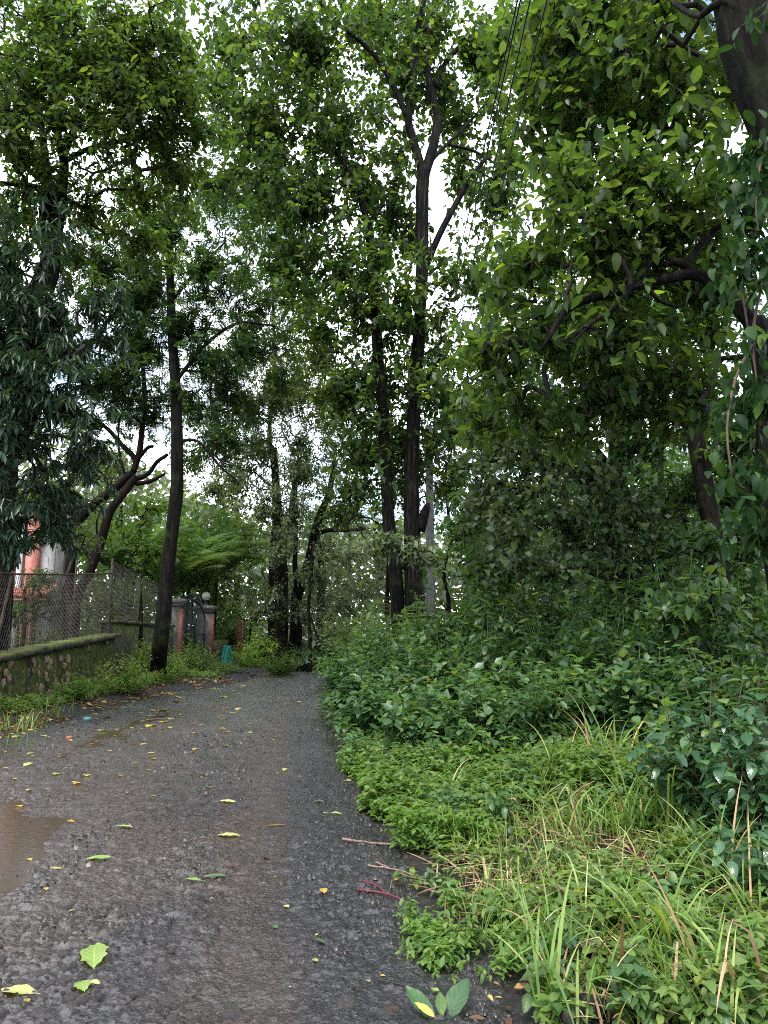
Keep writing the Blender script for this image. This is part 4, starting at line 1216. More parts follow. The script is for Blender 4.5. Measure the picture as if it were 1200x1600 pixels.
# house behind the fence
def house():
    root = thing('house', 'pale house with pink pilasters and a red tiled awning behind the fence', 'house', (-13.5, 27, 0))
    def bx(nm, c, s, mat): mb = MB(); mb.box(c, s); return mb.build(nm, M[mat], root)
    bx('wall', (-15.35, 25.7, 2.7), (8.4, 2, 5.6), 'greywall')
    bx('white_wall', (-11.22, 24.62, 2.7), (.45, .14, 5.5), 'housewall')
    for x in (-12.35, -11.62): bx('pilaster', (x, 24.5, 2.7), (.34, .5, 5.5), 'pink')
    for z in (3.2, 5.3): bx('floor_band', (-15.2, 24.55, z), (8.5, .3, .28), 'greywall')
    mb = MB(); mb.tube([(-12.02, 24.35, 0), (-12.02, 24.35, 5.4)], .09, 10); mb.build('downpipe', M['pvc'], root, True)
    bx('roof', (-15.2, 25.6, 5.6), (8.8, 2.5, .2), 'concrete')
    w = bx('window', (-13.3, 24.58, 1.5), (.8, .1, 1.1), 'pvc')
    for k in (-1, 1):
        mb = MB(); mb.box((-13.3 + k * .19, 24.51, 1.5), (.32, .02, .98)); mb.build('pane', M['blackplate'], w)
    a = bx('awning', (-11.6, 24.0, 2.46), (1.7, 1.1, .06), 'tile')
    for i in range(7):
        for j in range(4):
            mb = MB(); c = (-12.3 + i * .23, 23.62 + j * .27, 2.53 + j * .1); an = np.linspace(0, math.pi, 6)
            V = [(c[0] + .11 * math.cos(q), c[1] + dy, c[2] + .075 * math.sin(q) + (.1 if dy > 0 else 0)) for dy in (-.16, .16) for q in an]
            mb.add(V, [(k, k + 1, k + 7, k + 6) for k in range(5)]); mb.build('tile', M['tile'], a)
house()

# black plate on a thin post behind the leaning trunks
t = thing('plate_sign', 'tilted black plate on a thin post beside the twin leaning trunks', 'plate', (-8.95, 20.9, 1.2))
c = P(124, 792, 20.9)
mb = MB(); mb.box(c, (.62, .04, .42), .5, 1, Matrix.Rotation(.35, 3, 'Y').to_4x4()); mb.build('plate', M['blackplate'], t)
mb = MB(); mb.tube([(c.x, c.y + .05, -.1), (c.x, c.y + .05, c.z + .1)], .02, 6); mb.build('post', M['rust'], t)

# utility pole and its wires
PX, PY, PT = 1.6, 25.5, 8.3
t = thing('utility_pole', 'tall grey concrete utility pole behind the twin trunks', 'pole', (PX, PY, 0))
mb = MB(); mb.tube([(PX, PY, -.4), (PX, PY, 4), (PX, PY, PT + .4)], [.16, .15, .12], 12); mb.build('pole_shaft', M['pole'], t, True)
mb = MB(); mb.box((PX, PY - .14, PT), (1.05, .07, .07)); mb.build('cross_arm', M['rust'], t)
wires = [(-.42, 0, 798), (-.14, 0, 803), (.2, 0, 818), (.46, 0, 843)]
for k, (dx, dz, u0) in enumerate(wires):
    e = Vector((PX + dx, PY - .2, PT + .14 + dz)); s = P(u0, 0, 6.9)
    mb = MB(); mb.lathe((e.x, e.y + .06, PT + .04), [(.02, 0), (.045, .03), (.03, .07), (.045, .1), (.01, .13)], 8); mb.build('insulator', M['pole'], t, True)
    d = (s - e); far = e + d * 2.0; pts = []
    for i in range(33):
        f = i / 32; p = e.lerp(far, f); p.z -= .9 * 4 * f * (1 - f) * .35; pts.append(p)
    mb = MB(); mb.tube(pts, .0085, 5)
    solo('overhead_wire', mb, M['cable'], 'black overhead wire, ' + ('first', 'second', 'third', 'last')[k] + ' of the four counted from the twin trunks', 'wire', e, 'overhead wires along the track')
# ================================================================ TREES
def W(*a):
    """(u, v, Y, radius) list -> points"""
    return [(P(u, v, Y), r) for u, v, Y, r in a]
def foot(u, v, Y, drop=.5):
    p = P(u, v, Y); p.z = ground_at(p.x, p.y); return p

# --- twin-trunked teak in the middle
rng = np.random.RandomState(21)
Yc = 22.
b = foot(640, 960, Yc)
woods = [
    ('trunk', [(Vector((P(648, 960, Yc).x + .02, Yc, -.3)), .32)] + W((648, 960, Yc, .28), (645, 880, Yc, .25), (643, 760, Yc, .225), (647, 640, Yc, .21), (655, 520, Yc, .195), (660, 400, Yc, .185), (660, 300, Yc, .21), (663, 262, Yc, .2)), 18),
    ('trunk', [(Vector((P(627, 960, Yc).x, Yc, -.3)), .21)] + W((618, 900, Yc, .2), (610, 850, Yc, .185), (604, 760, Yc, .17), (598, 640, Yc, .155), (590, 540, Yc, .17), (585, 440, Yc, .15), (575, 345, Yc, .13)), 16),
    ('branch', W((662, 275, Yc, .15), (646, 220, 21.9, .13), (638, 180, 21.8, .12), (648, 110, 21.6, .1), (652, 50, 21.4, .09), (668, -20, 21.2, .07)), 10),
    ('branch', W((636, 182, 21.8, .1), (612, 130, 21.7, .09), (592, 95, 21.6, .085), (560, 62, 21.5, .07), (520, 30, 21.3, .06), (490, -10, 21.2, .05)), 10),
    ('branch', W((664, 270, Yc, .17), (678, 225, 22.1, .15), (683, 185, 22.2, .14), (676, 150, 22.3, .12), (668, 105, 22.4, .1), (672, 40, 22.5, .08), (690, -30, 22.6, .06)), 10),
    ('branch', W((680, 135, 22.3, .09), (695, 100, 22.4, .085), (730, 62, 22.5, .075), (765, 47, 22.6, .06), (818, 46, 22.8, .035)), 8),
    ('branch', W((664, 262, Yc, .07), (688, 236, 22.1, .065), (720, 205, 22.3, .055), (745, 178, 22.5, .04), (775, 140, 22.7, .03)), 7),
    ('branch', W((700, 226, 22.2, .05), (735, 234, 22.3, .05), (765, 250, 22.4, .04), (790, 270, 22.5, .02)), 6),
    ('branch', W((659, 430, Yc, .13), (672, 400, 21.9, .11), (690, 360, 21.8, .10), (720, 305, 21.7, .085), (742, 270, 21.6, .08), (758, 248, 21.5, .06)), 9),
    ('branch', W((574, 348, Yc, .11), (560, 300, 22, .1), (545, 270, 22, .085), (528, 240, 22, .07), (510, 220, 22, .05)), 8),
    ('branch', W((576, 352, Yc, .09), (588, 335, 22, .08), (597, 320, 22, .05)), 7),
    ('branch', W((592, 550, Yc, .06), (578, 572, 21.8, .06), (569, 590, 21.7, .055), (572, 608, 21.6, .03)), 7),
    ('branch', W((590, 545, Yc, .055), (606, 525, 21.8, .05), (622, 505, 21.6, .03)), 6),
    ('branch', W((655, 830, Yc, .17), (664, 800, 21.9, .14), (669, 786, 21.9, .05)), 8),
    ('branch', W((612, 888, Yc, .1), (630, 884, Yc, .11), (643, 872, Yc, .1)), 8),
]
blobs = [B(470, 90, 22, 135, 90, 3.5), B(400, 200, 22, 75, 110, 2.5), B(520, 210, 22.5, 110, 80, 3), B(480, 320, 22, 110, 75, 2.8), B(575, 300, 23, 55, 70, 2), B(570, 40, 24, 100, 60, 3),
         B(660, 60, 23.5, 90, 70, 2.5), B(745, 90, 23, 70, 90, 2.5), B(640, 150, 24, 30, 50, 2), B(720, 190, 23.5, 45, 40, 1.6), B(590, 400, 21, 70, 40, 1.6), B(560, 470, 22, 95, 70, 2.4), B(500, 520, 22, 60, 50, 2.2),
         B(625, 460, 20.6, 50, 40, 1.2), B(700, 440, 20.5, 40, 40, 1.0), B(620, 330, 23, 40, 60, 1.5), B(600, 590, 23, 50, 60, 1.6), B(620, 110, 23, 60, 60, 2), B(360, 70, 22.5, 60, 70, 2), B(810, 60, 23, 60, 70, 2), B(790, 200, 23, 40, 50, 1.5), B(540, 610, 22, 70, 70, 2.4), B(560, 710, 22.5, 65, 70, 2.2), B(625, 700, 23.5, 60, 110, 1.5), B(690, 620, 23, 40, 60, 1.5), B(770, 320, 23, 45, 60, 1.8), B(740, 430, 21, 50, 45, 1.4), B(800, 420, 19, 45, 70, 1.5), B(795, 250, 22, 40, 50, 1.5), B(690, 500, 21, 40, 40, 1.2), B(620, 250, 24, 40, 50, 1.5), B(440, 420, 23, 60, 60, 2), B(420, 300, 23, 50, 60, 2), B(345, 150, 23, 40, 70, 1.8), B(360, 260, 23, 50, 60, 2), B(480, 400, 23, 60, 50, 2), B(530, 420, 22.5, 50, 50, 1.8), B(610, 500, 21, 50, 40, 1.4), B(640, 380, 24, 50, 60, 1.6), B(720, 280, 24, 40, 60, 1.5), B(700, 150, 24, 50, 50, 1.8), B(682, 690, 22, 30, 45, 1.0, 1.6), B(670, 600, 21, 40, 40, 1.2)]
tree('teak_tree', 'tall twin-trunked tree with near-black bark rising from the thicket beside the road', 'tree', b, woods, blobs, 4200, 'teak', 'bark_black', rng, 300, clump=.5, cs=.8, n=9)
# low leafy sprays round the trunks
tree('sapling', 'young tree with pale drooping leaves in front of the twin black trunks', 'tree', foot(660, 985, 20.5),
     [('trunk', [(Vector((P(664, 960, 20.5).x, 20.5, 0)), .04)] + W((662, 930, 20.5, .035), (650, 880, 20.5, .03), (655, 840, 20.5, .02)), 6)],
     [B(600, 850, 20.6, 50, 22, .9), B(670, 865, 20.3, 45, 32, .9)], 75, 'broad', 'twig', rng, 90, Ls=1.25, mat=M['pale'])

# --- trees of the same kind standing behind the twin trunks
rng = np.random.RandomState(33)
for (u, Y, r_, top, lab, bl) in (
        (608, 27.5, .085, 560, 'younger tree with backlit lime leaves left of the twin trunks', [B(540, 620, 27, 60, 70, 2.2), B(590, 700, 27, 55, 60, 2), B(545, 770, 27, 50, 45, 1.8), B(640, 760, 27, 45, 60, 1.6), B(500, 560, 28, 60, 60, 2), B(480, 480, 28, 50, 50, 2), B(520, 800, 28, 45, 40, 1.6)]),
        (645, 29, .11, 520, 'younger leafy tree between the twin trunks and the wires', [B(690, 560, 29, 50, 60, 2), B(720, 660, 29, 55, 60, 2), B(700, 760, 29, 45, 45, 1.8), B(760, 560, 28, 50, 50, 2), B(700, 680, 24, 45, 40, 1.5), B(750, 650, 28, 50, 50, 2), B(770, 460, 28, 45, 50, 2)]),
        (426, 36, .16, 420, 'tall leafy tree whose crown fills the space over the gate', [B(400, 330, 34, 70, 70, 3.2), B(450, 430, 34, 60, 60, 3), B(380, 430, 35, 60, 60, 3), B(440, 530, 35, 70, 60, 3), B(370, 540, 34, 50, 60, 2.6), B(350, 200, 34, 40, 60, 2.4), B(330, 320, 34, 50, 50, 2.4), B(470, 600, 35, 60, 50, 2.4), B(310, 420, 35, 60, 70, 2.6), B(330, 560, 35, 60, 60, 2.6), B(290, 330, 35, 60, 50, 2.4), B(390, 640, 35, 60, 50, 2.4), B(330, 680, 36, 60, 50, 2.4), B(440, 330, 34, 60, 60, 2.6), B(370, 760, 36, 60, 40, 2.2), B(290, 640, 36, 60, 60, 2.4), B(300, 720, 36, 60, 50, 2.4), B(470, 740, 37, 50, 50, 2.2), B(400, 700, 36, 60, 50, 2.4)])):
    f = foot(u, 990, Y)
    tree('leafy_tree', lab, 'tree', f, [('trunk', [(f, r_ * 1.2)] + [(P(u + rng.uniform(-6, 6), v, Y), r_ * (1 - .6 * (960 - v) / (960 - top + 1))) for v in np.linspace(940, top, 7)], 10)],
         bl, 2000 if Y > 30 else 760, 'teak', 'bark_black', rng, 120, 'younger trees behind the twin trunks', n=8, Ls=.85, clump=.5)

# --- big tree over the fence, upper left
rng = np.random.RandomState(22)
woods = [
    ('trunk', [(Vector((-7.75, 14.6, -.2)), .3)] + W((-6, 980, 14.6, .26), (2, 800, 14.6, .25), (18, 650, 14.5, .24), (50, 510, 14.4, .21), (78, 410, 14.3, .19), (75, 330, 14.2, .17), (78, 285, 14.1, .14)), 14),
    ('branch', W((82, 390, 14.3, .12), (92, 350, 14.2, .1), (100, 270, 14, .09), (98, 240, 13.9, .09)), 9),
    ('branch', W((98, 245, 13.9, .09), (88, 190, 13.8, .07), (92, 140, 13.6, .06), (84, 60, 13.4, .04), (95, 0, 13.2, .03)), 7),
    ('branch', W((100, 240, 13.9, .08), (118, 200, 13.7, .07), (150, 165, 13.4, .06), (190, 110, 13, .05), (215, 70, 12.8, .04), (240, 10, 12.5, .03)), 7),
    ('branch', W((104, 250, 13.9, .06), (140, 232, 13.7, .05), (180, 222, 13.4, .045), (240, 214, 13, .03)), 6),
    ('branch', W((78, 290, 14.1, .1), (60, 250, 13.9, .08), (40, 215, 13.6, .06), (5, 190, 13.2, .05)), 7),
    ('branch', W((75, 300, 14.1, .09), (52, 292, 13.9, .07), (25, 288, 13.6, .05), (-20, 285, 13.2, .04)), 7),
    ('branch', W((76, 285, 14.1, .1), (70, 240, 14, .08), (62, 180, 13.8, .06), (40, 120, 13.6, .05), (20, 60, 13.4, .03)), 7),
]
blobs = [B(60, 40, 12.5, 110, 70, 2), B(190, 50, 12.2, 110, 80, 2), B(50, 140, 12.6, 90, 70, 1.8), B(200, 150, 12.6, 100, 70, 1.8), B(40, 240, 13, 80, 60, 1.6), B(180, 250, 13.2, 110, 55, 1.7), B(250, 210, 13.2, 60, 60, 1.4),
         B(320, 215, 13.5, 60, 32, 1.0), B(120, 330, 14.4, 60, 50, 1.4), B(20, 330, 14, 60, 45, 1.4), B(270, 60, 12.6, 40, 90, 1.0), B(270, 150, 13, 60, 60, 1.2), B(130, 100, 12.6, 130, 100, 1.8), B(240, 110, 12.4, 55, 70, 1.2), B(230, 300, 14.8, 90, 40, 1.2), B(300, 160, 13.4, 40, 50, 1.0), B(290, 270, 14.4, 50, 50, 1.2), B(20, 190, 12.8, 50, 60, 1.2), B(10, 90, 12.5, 50, 60, 1.2), B(90, 200, 12.8, 60, 50, 1.2), B(20, 30, 12.4, 60, 50, 1.2), B(300, 90, 12.8, 30, 60, .9), B(110, 280, 13.6, 60, 40, 1.0), B(20, 380, 14.2, 60, 50, 1.2), B(120, 400, 14.6, 50, 50, 1.0), B(230, 380, 15.5, 60, 60, 1.4)]
tree('broadleaf_tree', 'big spreading tree behind the fence with black forked trunk and fresh drooping leaves', 'tree', (-7.9, 14.6, 0), woods, blobs, 1800, 'medium', 'bark_black', rng, 300, clump=.45, cs=.9, n=13, Ls=1.05, mat=M['teak'])

# --- mango
rng = np.random.RandomState(23)
woods = [
    ('trunk', [(Vector((-8.3, 14.0, -.2)), .26)] + W((-75, 1000, 13.6, .22), (-60, 850, 13.4, .2), (-45, 720, 13.2, .18), (-30, 600, 13, .15)), 12),
    ('branch', W((-48, 760, 13.3, .1), (40, 680, 12.6, .08), (66, 585, 12, .06), (82, 545, 11.8, .05), (95, 490, 11.6, .04)), 7),
    ('branch', W((-30, 610, 13, .1), (10, 540, 12.6, .08), (40, 470, 12.2, .06), (70, 400, 11.8, .04)), 7),
    ('branch', W((70, 585, 12, .04), (100, 560, 11.6, .035), (130, 535, 11.4, .02)), 6),
]
blobs = [B(45, 390, 11.8, 60, 55, .9), B(70, 420, 11.3, 60, 45, .7), B(30, 855, 11.8, 40, 25, .5), B(85, 840, 12, 35, 30, .5), B(120, 440, 11.6, 70, 60, .9), B(40, 490, 11.3, 70, 60, .9), B(120, 540, 11.1, 75, 55, .9), B(40, 600, 11, 70, 55, .9), B(110, 640, 11.2, 70, 50, .8), B(40, 700, 11.2, 75, 50, .8), B(140, 600, 11.6, 40, 50, .6), B(80, 770, 12, 60, 50, .8), B(50, 840, 12.2, 50, 35, .6), B(-30, 560, 11.5, 50, 200, 1.0), B(160, 470, 12, 50, 60, .7), B(10, 800, 12, 40, 60, .7), B(150, 690, 12, 40, 40, .6), B(30, 780, 11.6, 50, 40, .6), B(60, 800, 11.8, 50, 30, .5), B(120, 720, 12, 40, 40, .6), B(70, 560, 12.6, 120, 200, 1.2)]
tree('mango_tree', 'dark mango tree with rosettes of long glossy leaves hanging over the fence', 'tree', (-7.6, 14.0, 0), woods, blobs, 1050, 'mango', 'bark_black', rng, 300, clump=.4, n=14, seg=.3)

# --- slender leaning feathery tree on the verge
rng = np.random.RandomState(24)
bs = G(243, 1072)
woods = [
    ('trunk', [(Vector((bs.x, bs.y, -.1)), .34), (Vector((bs.x + .04, bs.y, .25)), .24)] + W((250, 1010, 19.6, .2), (257, 940, 19.6, .185), (266, 850, 19.6, .175), (276, 770, 19.6, .165), (277, 700, 19.6, .155), (275, 620, 19.7, .14), (270, 540, 19.8, .13), (266, 440, 20, .11), (262, 330, 20.2, .08), (258, 250, 20.4, .05)), 14),
    ('branch', W((272, 600, 19.7, .06), (320, 540, 19.6, .05), (372, 505, 19.4, .04), (432, 510, 19.2, .025)), 7),
    ('branch', W((276, 690, 19.6, .05), (310, 690, 19.5, .04), (345, 730, 19.4, .03), (370, 750, 19.3, .02)), 6),
    ('branch', W((268, 470, 20, .06), (310, 420, 20, .05), (350, 380, 20, .03)), 6),
    ('branch', W((267, 480, 20, .05), (230, 440, 20, .04), (200, 410, 20, .03)), 6),
]
blobs = [B(250, 350, 20, 120, 80, 2.6), B(330, 420, 19.5, 90, 80, 2.2), B(210, 470, 20, 80, 80, 2), B(290, 510, 19.5, 90, 60, 2), B(250, 600, 20, 75, 55, 1.6), B(360, 600, 20, 70, 60, 1.8), B(340, 690, 20, 60, 45, 1.4), B(190, 380, 20.5, 60, 60, 1.8), B(400, 480, 20.5, 60, 60, 1.6), B(330, 290, 21, 60, 50, 1.4), B(150, 420, 21, 60, 90, 1.8), B(420, 600, 21, 40, 60, 1.4), B(310, 620, 20.5, 60, 60, 1.6), B(200, 570, 20.5, 60, 60, 1.5), B(400, 560, 20, 60, 70, 1.5), B(330, 650, 20, 50, 60, 1.4), B(130, 540, 21, 50, 60, 1.4), B(180, 640, 21, 60, 50, 1.4)]
tree('feathery_tree', 'slender leaning tree on the leaf-strewn verge with fine dark feathery foliage', 'tree', (bs.x, bs.y, 0), woods, blobs, 1020, 'fine', 'bark_moss', rng, clump=.42, seg=.4)

# --- twin leaning trunks behind the fence
rng = np.random.RandomState(25)
woods = [
    ('trunk', [(Vector((P(107, 985, 21).x, 21, 0)), .17)] + W((107, 985, 21, .15), (108, 900, 21, .14), (113, 850, 21, .135), (120, 818, 21, .13), (150, 785, 21, .125), (180, 762, 21, .12), (205, 740, 21, .11)), 10),
    ('trunk', [(Vector((P(115, 990, 20.7).x, 20.7, 0)), .15)] + W((120, 940, 20.7, .135), (140, 895, 20.7, .13), (158, 845, 20.7, .125), (172, 800, 20.7, .12), (195, 768, 20.8, .115), (212, 745, 21, .11)), 10),
    ('branch', W((205, 745, 21, .1), (212, 720, 21, .09), (190, 695, 21, .07), (170, 672, 21, .06), (148, 655, 21, .04)), 7),
    ('branch', W((208, 738, 21, .1), (217, 710, 21, .09), (222, 670, 21.1, .08), (226, 620, 21.2, .07), (222, 540, 21.4, .06), (225, 480, 21.6, .05)), 8),
    ('branch', W((214, 748, 21, .08), (232, 740, 20.9, .07), (245, 722, 20.8, .06), (262, 710, 20.7, .05)), 7),
    ('branch', W((218, 715, 21, .06), (230, 700, 21, .055), (240, 697, 21, .04)), 6),
    ('branch', W((212, 756, 21, .07), (235, 752, 20.9, .06), (258, 740, 20.8, .035)), 6),
    ('branch', W((196, 745, 21, .045), (188, 715, 21, .04), (185, 690, 21, .035), (187, 640, 21, .03)), 6),
]
blobs = [B(170, 600, 21.4, 75, 50, 1.6), B(215, 540, 21.4, 70, 55, 1.7), B(130, 660, 21.4, 45, 35, 1.0), B(230, 450, 21.8, 60, 60, 1.6), B(240, 650, 21.4, 45, 40, 1.0)]
tree('leaning_tree', 'reddish tree of two leaning trunks meeting above the chain-link fence', 'tree', (P(107, 985, 21).x, 21, 0), woods, blobs, 420, 'fine', 'bark_red', rng, clump=.4)

# --- near tree, huge trunk at the upper right corner
rng = np.random.RandomState(26)
woods = [
    ('trunk', [(Vector((5.2, 7.3, -.3)), .6), (Vector((5.0, 7.3, 1.2)), .5), (Vector((4.8, 7.25, 3.2)), .44)] + W((1258, 260, 7.2, .40), (1225, 150, 7.2, .385), (1185, 60, 7.2, .37), (1160, -40, 7.2, .34), (1120, -160, 7.2, .3)), 20),
    ('branch', W((1178, 40, 7.0, .07), (1130, 0, 7.1, .05), (1095, 25, 7.4, .035), (1060, 10, 7.8, .03), (1030, -20, 8.2, .02)), 7),
    ('branch', W((1165, -20, 7.2, .14), (1080, -60, 8, .11), (980, -60, 9, .08), (900, -20, 9.6, .05)), 8),
    ('branch', W((1150, -60, 7.3, .14), (1050, -20, 9, .1), (960, 60, 10, .07), (900, 130, 10.4, .04)), 8),
]
blobs = [B(880, 60, 10, 100, 80, 1.8), B(1000, 50, 9.8, 90, 70, 1.6), B(1080, 110, 10, 60, 70, 1.2), B(900, 180, 10.4, 90, 70, 1.4), B(1010, 190, 10.4, 90, 60, 1.3), B(1100, 210, 9.8, 50, 60, 1.0), B(830, 120, 11, 50, 80, 1.2), B(1130, 300, 9.5, 60, 60, 1.0), B(960, 130, 11, 120, 90, 1.6), B(860, 230, 11.5, 60, 60, 1.2), B(1160, 130, 10, 50, 90, 1.0), B(1030, 140, 9.2, 70, 50, .9), B(960, 90, 9.2, 70, 60, .9), B(860, 20, 10.5, 60, 50, 1.2), B(1000, -20, 10, 120, 50, 1.2), B(780, 60, 12, 30, 70, 1.0)]
tree('giant_tree', 'massive leaning trunk filling the upper corner above the thicket, big leaves overhead', 'tree', (5.2, 7.3, 0), woods, blobs, 900, 'teaknear', 'bark_moss', rng, 300, clump=.45, cs=.9, n=9)

# --- tree with the crooked limb reaching over the thicket
rng = np.random.RandomState(27)
woods = [
    ('trunk', [(Vector((4.75, 8.6, -.2)), .2)] + W((1212, 800, 8.5, .17), (1204, 650, 8.5, .16), (1192, 540, 8.5, .15), (1178, 500, 8.5, .13)), 12),
    ('branch', W((1182, 510, 8.5, .11), (1140, 465, 8.5, .085), (1108, 438, 8.5, .08), (1080, 428, 8.5, .07), (1042, 435, 8.5, .062), (1000, 445, 8.5, .055), (955, 459, 8.5, .047), (905, 472, 8.5, .05), (880, 490, 8.5, .04), (862, 520, 8.5, .03), (845, 548, 8.5, .015)), 9),
    ('branch', W((1082, 428, 8.5, .06), (1072, 414, 8.5, .055), (1050, 408, 8.5, .05), (1038, 416, 8.5, .03)), 7),
    ('branch', W((1072, 415, 8.5, .05), (1090, 388, 8.5, .045), (1112, 362, 8.4, .04), (1145, 342, 8.3, .035), (1180, 333, 8.2, .03)), 7),
    ('branch', W((1002, 446, 8.5, .045), (1012, 420, 8.5, .04), (1016, 396, 8.5, .035), (1008, 372, 8.5, .03), (1012, 340, 8.5, .02)), 6),
    ('branch', W((985, 450, 8.5, .035), (962, 478, 8.4, .03), (930, 500, 8.3, .025), (900, 530, 8.2, .015)), 6),
    ('branch', W((1010, 444, 8.5, .03), (1030, 470, 8.5, .025), (1060, 480, 8.6, .015)), 5),
]
blobs = [B(880, 300, 9, 80, 60, 1.0), B(980, 270, 8.6, 90, 55, 1.0), B(1080, 300, 8.4, 70, 50, .9), B(830, 400, 9.2, 60, 60, .9), B(930, 380, 8.8, 80, 50, .9), B(1040, 370, 9.2, 70, 40, .8), B(860, 520, 9.4, 75, 55, 1.0), B(980, 540, 9.4, 90, 60, 1.0), B(1060, 560, 9.6, 60, 60, .9), B(770, 560, 10, 55, 45, .8), B(930, 620, 9.8, 70, 40, .8), B(780, 470, 10, 40, 40, .7), B(1010, 640, 10, 60, 40, .8), B(840, 650, 10.4, 60, 40, .8), B(1090, 460, 9.8, 50, 70, .8), B(950, 450, 10.2, 90, 60, .9), B(760, 640, 11, 40, 40, .8), B(890, 690, 10.5, 50, 30, .7), B(1120, 400, 9.6, 50, 60, .8), B(1100, 620, 10, 50, 60, .8), B(740, 540, 11, 40, 40, .8)]
tree('crooked_limb_tree', 'tree with a dark crooked limb reaching sideways under big ragged leaves', 'tree', (4.75, 8.6, 0), woods, blobs, 960, 'teaknear', 'bark_black', rng, 300, clump=.42, cs=.9, n=8, Ls=.95)

# --- glossy vine hanging down the right edge
rng = np.random.RandomState(28)
vine = []
for x0 in ((1195, 200), (1175, 330), (1190, 420), (1150, 560)):
    vine.append(('stem', W((x0[0] + 30, x0[1] - 30, 5.6, .012), (x0[0], x0[1] + 30, 5.5, .012), (x0[0] - 14, x0[1] + 110, 5.4, .01), (x0[0] - 6, x0[1] + 190, 5.4, .008)), 5))
vine.insert(0, ('stem', [(Vector((3.3, 5.7, 0)), .04), (Vector((3.25, 5.65, 1.6)), .035)] + W((1215, 700, 5.6, .03), (1208, 450, 5.6, .028), (1215, 150, 5.6, .02)), 7))
blobs = [B(1185, 230, 5.5, 40, 60, .4), B(1165, 330, 5.5, 50, 45, .4), B(1170, 430, 5.5, 55, 55, .4), B(1150, 530, 5.5, 60, 55, .4), B(1165, 640, 5.5, 45, 60, .4), B(1175, 740, 5.5, 35, 50, .4), B(1190, 20, 5.6, 25, 30, .3), B(1190, 830, 5.8, 35, 50, .4), B(1195, 560, 5.6, 40, 80, .4)]
tree('hanging_vine', 'vine with big dark glossy leaves hanging at the edge beside the crooked-limb tree', 'vine', (3.3, 5.7, .2), vine, blobs, 165, 'vine', 'brown_stem', rng, 300, clump=.3, n=7, seg=.2, cs=1.2, r0=.003)

# --- trees inside the right-hand thicket
rng = np.random.RandomState(29)
tree('vine_clad_tree', 'upright tree clad in round-leaved vine at the back of the thicket', 'tree', foot(965, 950, 16),
     [('trunk', [(foot(962, 960, 16), .22)] + W((958, 860, 16, .19), (966, 760, 16, .17), (962, 660, 16, .15), (968, 560, 16, .12), (960, 460, 16, .09)), 12),
      ('branch', W((964, 740, 16, .08), (920, 690, 15.6, .06), (880, 650, 15.2, .045), (850, 660, 15, .03)), 7),
      ('branch', W((962, 640, 16, .07), (1000, 590, 15.8, .05), (1040, 560, 15.5, .03)), 6)],
     [B(850, 720, 14.2, 85, 60, 1.0), B(790, 800, 14.5, 70, 55, 1.0), B(880, 820, 14, 80, 60, 1.0), B(955, 800, 14.6, 40, 90, .7), B(960, 890, 14.2, 45, 50, .7), B(760, 700, 15, 55, 60, 1.0), B(1030, 860, 14.6, 60, 40, .8), B(900, 640, 15, 70, 40, 1.0), B(800, 870, 14, 60, 40, .9), B(870, 890, 13.6, 60, 35, .8), B(745, 790, 15.5, 45, 60, .9), B(1000, 800, 15, 50, 60, .9), B(920, 740, 15.4, 60, 50, .9)], 1050, 'round', 'bark_brown', rng, 300, clump=.45, n=10)
tree('leaning_forest_tree', 'dark slanting tree behind the bushes near the hanging glossy vine', 'tree', foot(1125, 900, 14),
     [('trunk', [(foot(1130, 900, 14), .2)] + W((1122, 880, 14, .18), (1108, 800, 14, .17), (1096, 730, 14, .16), (1082, 660, 14, .15), (1068, 600, 14, .13), (1058, 540, 14, .11), (1046, 470, 14, .08)), 12),
      ('branch', W((1090, 700, 14, .1), (1072, 650, 14.2, .09), (1060, 600, 14.4, .07), (1062, 560, 14.6, .05)), 7)],
     [B(1100, 640, 15, 70, 60, 1.2), B(1000, 690, 15, 70, 40, 1.0), B(1150, 760, 15, 70, 60, 1.2), B(1060, 780, 15.5, 60, 35, 1.0), B(1160, 850, 14.5, 60, 50, 1.0), B(1040, 500, 15, 80, 60, 1.4), B(900, 560, 16, 80, 60, 1.4), B(1090, 850, 13.5, 60, 40, .9), B(1010, 920, 14, 50, 35, .9), B(760, 880, 17, 60, 45, 1.2), B(730, 820, 18, 45, 50, 1.2), B(1160, 680, 14, 50, 60, 1.0)], 980, 'broad', 'bark_brown', rng, 200, clump=.42, n=10, Ls=1.2)
tree('bent_sapling', 'thin bent forest sapling with forked stem among the bushes', 'tree', foot(1078, 1048, 9.5),
     [('trunk', [(foot(1078, 1050, 9.5), .03)] + W((1082, 1040, 9.5, .03), (1092, 1018, 9.5, .028), (1102, 1003, 9.5, .025), (1110, 960, 9.5, .02)), 7), ('branch', W((1084, 1036, 9.5, .02), (1078, 1010, 9.5, .016), (1068, 990, 9.5, .01)), 5)],
     [B(1110, 940, 9.4, 70, 30, .6), B(1050, 960, 9.4, 60, 30, .6)], 50, 'broad', 'twig', rng, 100, n=8)
